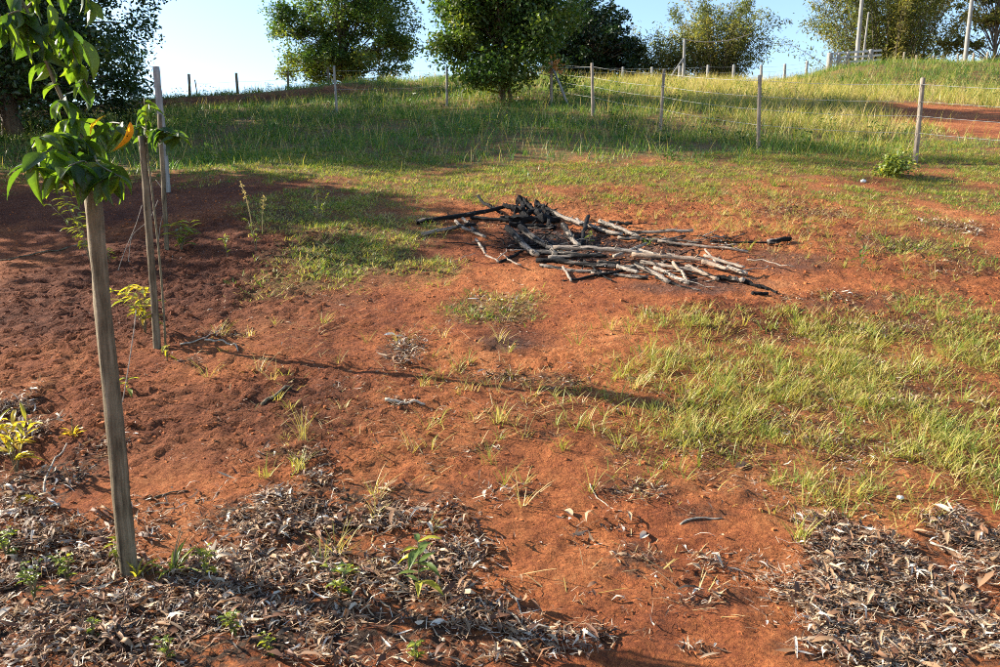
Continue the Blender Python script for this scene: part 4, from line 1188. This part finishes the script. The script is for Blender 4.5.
def plant(px, py, hpx, label, nleaf, L, Wd, tints, name='weed_seedling', cat='plant', stems=1, lean=(0, 0), elev=(.1, .8), seed=1, basal=False, group=None):
    rg = np.random.default_rng(seed)
    c, t = at(px, py); c[2] = gz(c[0], c[1])
    h = hpx * t / FPX
    root = empty(name, c, label, cat, group)
    for s in range(stems):
        an = rg.uniform(0, 6.28); sp = (.35 * h if stems > 1 else 0) * rg.uniform(.4, 1)
        tip = np.array((lean[0] * h + math.cos(an) * sp, lean[1] * h + math.sin(an) * sp, h * rg.uniform(.75, 1.0)))
        P = bez((0, 0, -.02), (tip[0] * .3, tip[1] * .3, tip[2] * .6), tip, 8)
        v, q, cc = tube(P, np.linspace(.0035, .0015, 8), 5, True); a = Acc(); a.add(v, [q, cc])
        link('stem', a.mesh('stem'), M_STEM, root)
        m = nleaf // stems
        for i in range(m):
            tt = rg.uniform(.0, .2) if basal else .25 + .75 * (i + .5) / m
            p = P[0] * (1 - tt) + P[-1] * tt if basal else P[min(7, int(tt * 7.99))]
            az = i * 2.4 + rg.normal(0, .4); el = rg.uniform(*elev)
            d = (math.cos(az) * math.cos(el), math.sin(az) * math.cos(el), math.sin(el))
            me = weed_leaf(L, Wd, tints[rg.integers(len(tints))], .35)
            put_leaf(me, root, p, d, (0, 0, 1), rg.uniform(.65, 1.15))
    return root

plant(419, 598, 74, 'upright green seedling with paired lance leaves in the foreground litter', 15, .105, .034, (.1, .2, .3, .75), seed=1, elev=(.0, .7))
plant(92, 264, 74, 'light green leafy sprig left of the nearest stake, behind it', 60, .14, .042, (.5, .6, .68), stems=6, lean=(-.42, 0), seed=2, elev=(-.1, .7))
plant(181, 250, 30, 'small leafy plant at the foot of the third stake', 40, .17, .046, (.35, .5, .6), stems=4, lean=(.15, 0), seed=3)
plant(146, 334, 48, 'yellow green leafy plant left of the second stake', 60, .15, .036, (.55, .7, .8, .9), stems=7, lean=(-.3, 0), seed=4, elev=(.0, .9))
plant(167, 360, 20, 'few yellow leaves on the soil just below the second stake', 7, .10, .026, (.75, .9), seed=5, elev=(-.1, .5), stems=2)
plant(128, 390, 16, 'small yellow green seedling between the first two stakes', 5, .10, .028, (.7, .5), seed=25, elev=(.0, .5))
plant(16, 470, 62, 'bright yellow leafy clump at the left edge of the picture', 44, .13, .022, (.75, .9, 1.0), stems=6, seed=6, elev=(.2, 1.1))
plant(73, 436, 24, 'small yellow tuft on the soil right of the yellow clump', 16, .085, .011, (.9, 1.0), stems=1, basal=True, seed=7, elev=(.4, 1.3))
plant(35, 600, 42, 'green fern-like weed at the lower left corner', 42, .040, .014, (.2, .35, .5), stems=6, seed=8, elev=(.0, .9))
plant(68, 580, 34, 'bushy small green weed left of the nearest stake foot', 40, .038, .014, (.25, .4, .55), stems=6, seed=9, elev=(.0, .9))
plant(92, 640, 22, 'tiny green weed below the nearest stake', 22, .030, .012, (.3, .5), stems=4, seed=10, elev=(.0, .9))
plant(172, 575, 50, 'tall narrow leaved weed right of the nearest stake foot', 14, .15, .016, (.3, .45, .6), stems=2, seed=11, basal=True, elev=(.5, 1.3))
plant(138, 580, 40, 'straw yellow grass shoots at the nearest stake foot', 8, .13, .014, (.8, .9), stems=1, seed=12, basal=True, elev=(.8, 1.4))
plant(340, 598, 34, 'low weed with rounded yellow green leaves left of the seedling', 22, .050, .026, (.4, .55, .65), stems=4, seed=13, elev=(.0, .6))
plant(232, 636, 26, 'small bright green weed at the bottom left of the litter', 24, .036, .014, (.4, .6), stems=4, seed=14, elev=(.0, .9))
plant(168, 660, 24, 'little green weed at the bottom edge of the picture', 22, .034, .014, (.35, .55), stems=4, seed=15, elev=(.0, .9))
plant(862, 268, 18, 'small dark green weed on open soil right of the pile', 14, .09, .03, (.1, .2, .35), stems=3, seed=16, elev=(.2, 1.0))
plant(590, 246, 14, 'small bright weed behind the burnt branches', 12, .06, .02, (.35, .5), stems=3, seed=17, elev=(.1, .9))
plant(256, 250, 34, 'fresh green weed beside the tall dry stalk', 24, .10, .018, (.15, .3, .45), stems=3, seed=18, elev=(.3, 1.2))
plant(320, 222, 34, 'upright light green weed at the edge of the tree shade', 24, .12, .018, (.3, .45), stems=3, seed=19, elev=(.4, 1.3))
plant(685, 402, 20, 'broad leaved green weed at the left edge of the grass', 10, .11, .032, (.35, .5), stems=1, basal=True, seed=20, elev=(.1, .7))
plant(885, 242, 22, 'thin grass-like weed on bare soil right of the charred end', 14, .11, .010, (.4, .6), stems=1, basal=True, seed=21, elev=(.5, 1.4))

plant(118, 572, 36, 'light green weed just left of the nearest stake base', 30, .045, .016, (.45, .6, .7), stems=5, seed=41, elev=(.0, .9))
plant(206, 580, 34, 'pale green weed to the right of the narrow leaved weed', 26, .05, .016, (.5, .65), stems=4, seed=42, elev=(.1, 1.0))
plant(345, 578, 26, 'upright thin leaved weed above the rounded leaf weed', 16, .09, .012, (.6, .75), stems=2, seed=43, basal=True, elev=(.5, 1.3))
plant(268, 655, 20, 'tiny yellow green weed low in the bottom litter', 20, .034, .014, (.55, .7), stems=4, seed=44, elev=(.0, .9))
plant(8, 560, 34, 'green weed cut by the left edge above the corner weed', 30, .05, .018, (.3, .5), stems=5, seed=45, elev=(.0, .9))
plant(415, 664, 20, 'small green weed at the bottom edge below the seedling', 20, .04, .016, (.4, .6), stems=4, seed=46, elev=(.0, .9))
plant(228, 262, 22, 'little green weed at the left edge of the green patch', 18, .08, .016, (.3, .5), stems=3, seed=47, elev=(.3, 1.2))
plant(110, 262, 14, 'low pale green weed at the foot of the vine', 18, .07, .022, (.45, .6), stems=3, seed=48, elev=(.0, .7))
plant(808, 235, 16, 'small green weed on the soil above the charred twigs', 14, .08, .02, (.3, .45), stems=3, seed=49, elev=(.1, .9))
def tuft(px, py, hpx, n, label, tint=.55, seed=1, w=.005):
    rgs = np.random.default_rng(seed)
    c, t = at(px, py); c[2] = gz(c[0], c[1])
    a = Acc()
    h = hpx * t / FPX
    P = np.zeros((n, 3)); P[:, :2] = rgs.normal(0, .02, (n, 2)); P[:, 2] = -.01
    blades(a, P, h * rgs.uniform(.5, 1.1, n), rgs.uniform(w * .7, w * 1.3, n), rgs.uniform(.1, .8, n), np.clip(rgs.normal(tint, .1, n), 0, 1), .4, segs=3)
    o = link('grass_tuft', a.mesh('grass_tuft'), M_GRASS, None, c)
    tag(o, label, 'grass tuft', 'single grass tufts on the bare slope')
tuft(498, 425, 26, 26, 'yellow grass tuft on bare soil in the middle of the slope', .68, 1)
tuft(302, 440, 44, 14, 'tall thin grass tuft above the left leaf litter', .7, 2)
tuft(490, 462, 30, 14, 'grass tuft just below the yellow middle tuft', .6, 3)
tuft(425, 385, 22, 12, 'small grass tuft beside the pale leaf heap', .6, 4)
tuft(800, 540, 34, 26, 'green grass tuft at the edge of the right leaf litter', .5, 5)
tuft(940, 320, 26, 22, 'grass tuft on the soil near the right edge', .5, 6)
tuft(280, 400, 18, 10, 'small grass tuft on the shadow line of the second stake', .6, 7)
tuft(775, 186, 16, 30, 'bright green tuft below the fence post at right', .4, 8, .010)
tuft(648, 245, 10, 12, 'little green tuft behind the grey branches of the pile', .35, 9, .008)

tuft(265, 478, 26, 20, 'yellow grass tuft at the top edge of the left litter', .62, 11)
tuft(300, 470, 22, 16, 'short grass tuft inside the top of the left litter', .6, 12)
tuft(370, 520, 26, 14, 'thin grass tuft growing in the left litter patch', .7, 13)
tuft(560, 450, 20, 16, 'grass tuft left of the right grass patch', .62, 14)
tuft(458, 395, 16, 12, 'small yellow tuft on the soil above the middle tuft', .7, 15)
tuft(610, 330, 16, 14, 'small grass tuft below the burnt pile', .58, 16)
tuft(828, 300, 18, 16, 'thin grass tuft right below the charred pile end', .58, 17)
def dry_stalk(px, py, tx, ty, label, seed, r=.004):
    c, t = at(px, py); c[2] = gz(c[0], c[1])
    e = at_depth(tx, ty, t) - c
    P = bez((0, 0, -.02), np.array((e[0] * .2, e[1] * .3, e[2] * .6)), e, 10)
    a = Acc(); v, q, cc = tube(P, np.linspace(r, r * .5, 10), 5, True); a.add(v, [q, cc], tint=.9)
    rgs = np.random.default_rng(seed)
    C = P[rgs.integers(5, 10, 40)] + rgs.normal(0, .012, (40, 3))
    leaf_cloud(a, C, np.full(40, .035), np.clip(rgs.normal(.85, .1, 40), 0, 1), -.5, .35)
    o = link('dry_stalk', a.mesh('dry_stalk'), M_GRASS, None, c)
    tag(o, label, 'stalk')
dry_stalk(252, 228, 241, 184, 'tall dry seed stalk at the edge of the tree shade', 1, .008)
dry_stalk(262, 232, 264, 198, 'shorter dry stalk right of the tall seed stalk', 2, .006)
dry_stalk(318, 212, 314, 182, 'thin dry stalk farther right in the tree shade', 3, .006)
dry_stalk(862, 120, 872, 92, 'tall straw stalk in the golden grass by the fence', 4, .008)

# pale dry vines looping around the stakes
def vine(pts, label, r=.0035, depth=None):
    c, t = at(*pts[0]); c[2] = gz(c[0], c[1])
    P = [np.array((0, 0, -.01))] + [at_depth(x, y, t) - c for x, y in pts[1:]]
    P = np.array(P); tt = np.linspace(0, 1, len(P)); t2 = np.linspace(0, 1, 24)
    S = np.stack([np.interp(t2, tt, P[:, j]) for j in range(3)], -1)
    for _ in range(3): S[1:-1] = (S[:-2] + 2 * S[1:-1] + S[2:]) / 4
    v, q, cc = tube(S, r, 5, True); a = Acc(); a.add(v, [q, cc])
    o = link('dry_vine', a.mesh('dry_vine'), M_TWIG, None, c); tag(o, label, 'vine')
vine([(117, 272), (125, 250), (136, 225), (142, 205)], 'pale dry vine slanting between the first two stakes')
vine([(122, 400), (128, 370), (134, 330), (136, 310)], 'pale dry vine rising from the soil left of the second stake')
vine([(158, 250), (160, 225), (166, 205), (162, 188), (156, 180)], 'pale looping vine beside the third stake')
vine([(128, 262), (131, 235), (150, 220), (158, 200)], 'thin pale vine crossing behind the second stake')

def twig(x0, y0, x1, y1, wpx, label, mat_=M_TWIG, bend=.08, name='dry_twig', lift=0.0):
    A, ta = at(x0, y0); Bp, tb = at(x1, y1)
    r = wpx * .5 * (ta + tb) / 2 / FPX
    t = np.linspace(0, 1, 12)
    L = np.linalg.norm(Bp - A)
    sd = np.array((-(Bp - A)[1], (Bp - A)[0], 0)) / L
    P = A[None] * (1 - t)[:, None] + Bp[None] * t[:, None] + sd[None] * (bend * L * 4 * t * (1 - t))[:, None]
    P[:, 2] = ground(P[:, 0], P[:, 1]) + r * .8 + lift * (.3 + t)
    org = P[0].copy()
    rgs = np.random.default_rng(int(x0 * 7 + y0))
    v, q, c = tube(P - org, np.linspace(r, r * .55, 12), 7, True, noise=.06, rng=rgs)
    a = Acc(); a.add(v, [q, c])
    o = link(name, a.mesh(name), mat_, None, org)
    tag(o, label, 'twig')
twig(0, 518, 60, 511, 7, 'thick pale dry stick lying at the left edge', bend=.02)
twig(45, 498, 68, 455, 2.5, 'thin straight pale twig leaning in the left litter heap', lift=.05)
twig(205, 340, 238, 352, 2.2, 'pale forked twig on the soil right of the second stake', bend=.15)
twig(180, 345, 222, 330, 1.6, 'thin twig crossing the forked pale twig', bend=-.1)
twig(262, 405, 292, 390, 4, 'short dark stick on the bare soil left of centre', M_STAKE)
twig(385, 404, 425, 405, 4, 'flat grey bark piece on the bare soil', bend=.03)
twig(498, 605, 555, 645, 3, 'long pale dry stem at the lower middle', bend=-.1)
twig(505, 590, 520, 640, 2, 'thin pale stem beside the long dry stem', bend=.1)
twig(680, 525, 722, 518, 2.2, 'short grey stick at the foot of the right grass', bend=.1)
twig(820, 530, 850, 545, 2.4, 'pale stem at the top of the right litter', bend=.1)
twig(590, 486, 622, 512, 1.3, 'thin pale stem on soil left of the grass', bend=-.1)
twig(930, 545, 998, 580, 2.6, 'long pale stalk across the right leaf litter', bend=.1)
twig(150, 500, 188, 490, 2.0, 'thin dark twig on the soil right of the nearest stake', M_STAKE)
twig(100, 240, 0, 262, 2.2, 'long thin stick lying in the far left soil', M_STAKE, .03)

# shrub at the foot of the fence post
c = at(893, 176)[0]; c[2] = gz(c[0], c[1])
root = empty('small_shrub', c, 'small bright green shrub at the foot of the right fence post', 'shrub')
rgs = np.random.default_rng(8)
a = Acc(); sa = Acc()
for k in range(26):
    an = rgs.uniform(0, 6.28); el = rgs.uniform(.25, 1.4); L = rgs.uniform(.20, .38)
    e = np.array((math.cos(an) * math.cos(el) * L * 1.05, math.sin(an) * math.cos(el) * L, math.sin(el) * L))
    P = bez((0, 0, -.03), e * .5 + np.array((0, 0, .06)), e, 6)
    v, q, _ = tube(P, np.linspace(.006, .002, 6), 5, False); sa.add(v, q)
    C = P[rgs.integers(2, 6, 38)] + rgs.normal(0, .05, (38, 3)); C[:, 2] = np.maximum(C[:, 2], .02)
    leaf_cloud(a, C, rgs.uniform(.05, .09, 38), np.clip(rgs.normal(.42, .18, 38), 0, 1), .0, .5)
link('stems', sa.mesh('stems'), M_STEM, root)
link('foliage', a.mesh('foliage'), M_WEED, root)['kind'] = 'stuff'

# white stones and odd pale bits
def stone(px, py, wpx, label):
    c, t = at(px, py); c[2] = gz(c[0], c[1])
    r = wpx * .5 * t / FPX
    rgs = np.random.default_rng(int(px))
    V = []; ns, nr = 9, 6
    for i in range(nr):
        th = math.pi * i / (nr - 1)
        for j in range(ns):
            ph = 2 * math.pi * j / ns
            rr = r * (1 + .13 * math.sin(3 * ph + px) * math.sin(th) + .06 * rgs.standard_normal())
            V.append((rr * math.sin(th) * math.cos(ph), rr * .8 * math.sin(th) * math.sin(ph), rr * .65 * math.cos(th) + r * .45))
    F = [[i * ns + j, (i + 1) * ns + j, (i + 1) * ns + (j + 1) % ns, i * ns + (j + 1) % ns] for i in range(nr - 1) for j in range(ns)]
    a = Acc(); a.add(np.array(V), np.array(F))
    o = link('white_stone', a.mesh('white_stone'), M_STONE, None, c); tag(o, label, 'stone')
stone(863, 182, 6, 'small white stone near the shrub by the fence')
stone(900, 502, 7, 'white pebble at the lower edge of the right grass')

# single dry leaves one can point at
def big_leaf(px, py, Lpx, label, tint, yaw, matr=M_LITTER):
    c, t = at(px, py); c[2] = gz(c[0], c[1]) + .015
    L = Lpx * t / FPX
    me = leaf_shape('fallen_leaf', L, L * .36, .25, .35, tint, matr, 6)
    o = bpy.data.objects.new('fallen_leaf', me); COL.objects.link(o)
    o.matrix_world = frame((math.cos(yaw), math.sin(yaw), .12), (.2, -.3, 1), c)
    tag(o, label, 'leaf')
big_leaf(10, 506, 34, 'orange brown fallen leaf at the left edge', .9, .1, MT_ORANGE if False else M_WEED)
big_leaf(572, 520, 24, 'curled tan fallen leaf on bare soil at lower middle', .62, 1.9)
big_leaf(430, 632, 20, 'whitish curled leaf in the bottom litter', .98, .4)
big_leaf(640, 540, 22, 'grey curled leaf in the small leaf patch', .85, .9)
big_leaf(735, 470, 26, 'brown curled leaf under the right grass', .42, .5)
big_leaf(855, 598, 26, 'orange tan leaf at the left edge of the right litter', .58, 2.0)
big_leaf(384, 337, 14, 'white leaf scrap on top of the pale leaf heap', 1.0, .2)
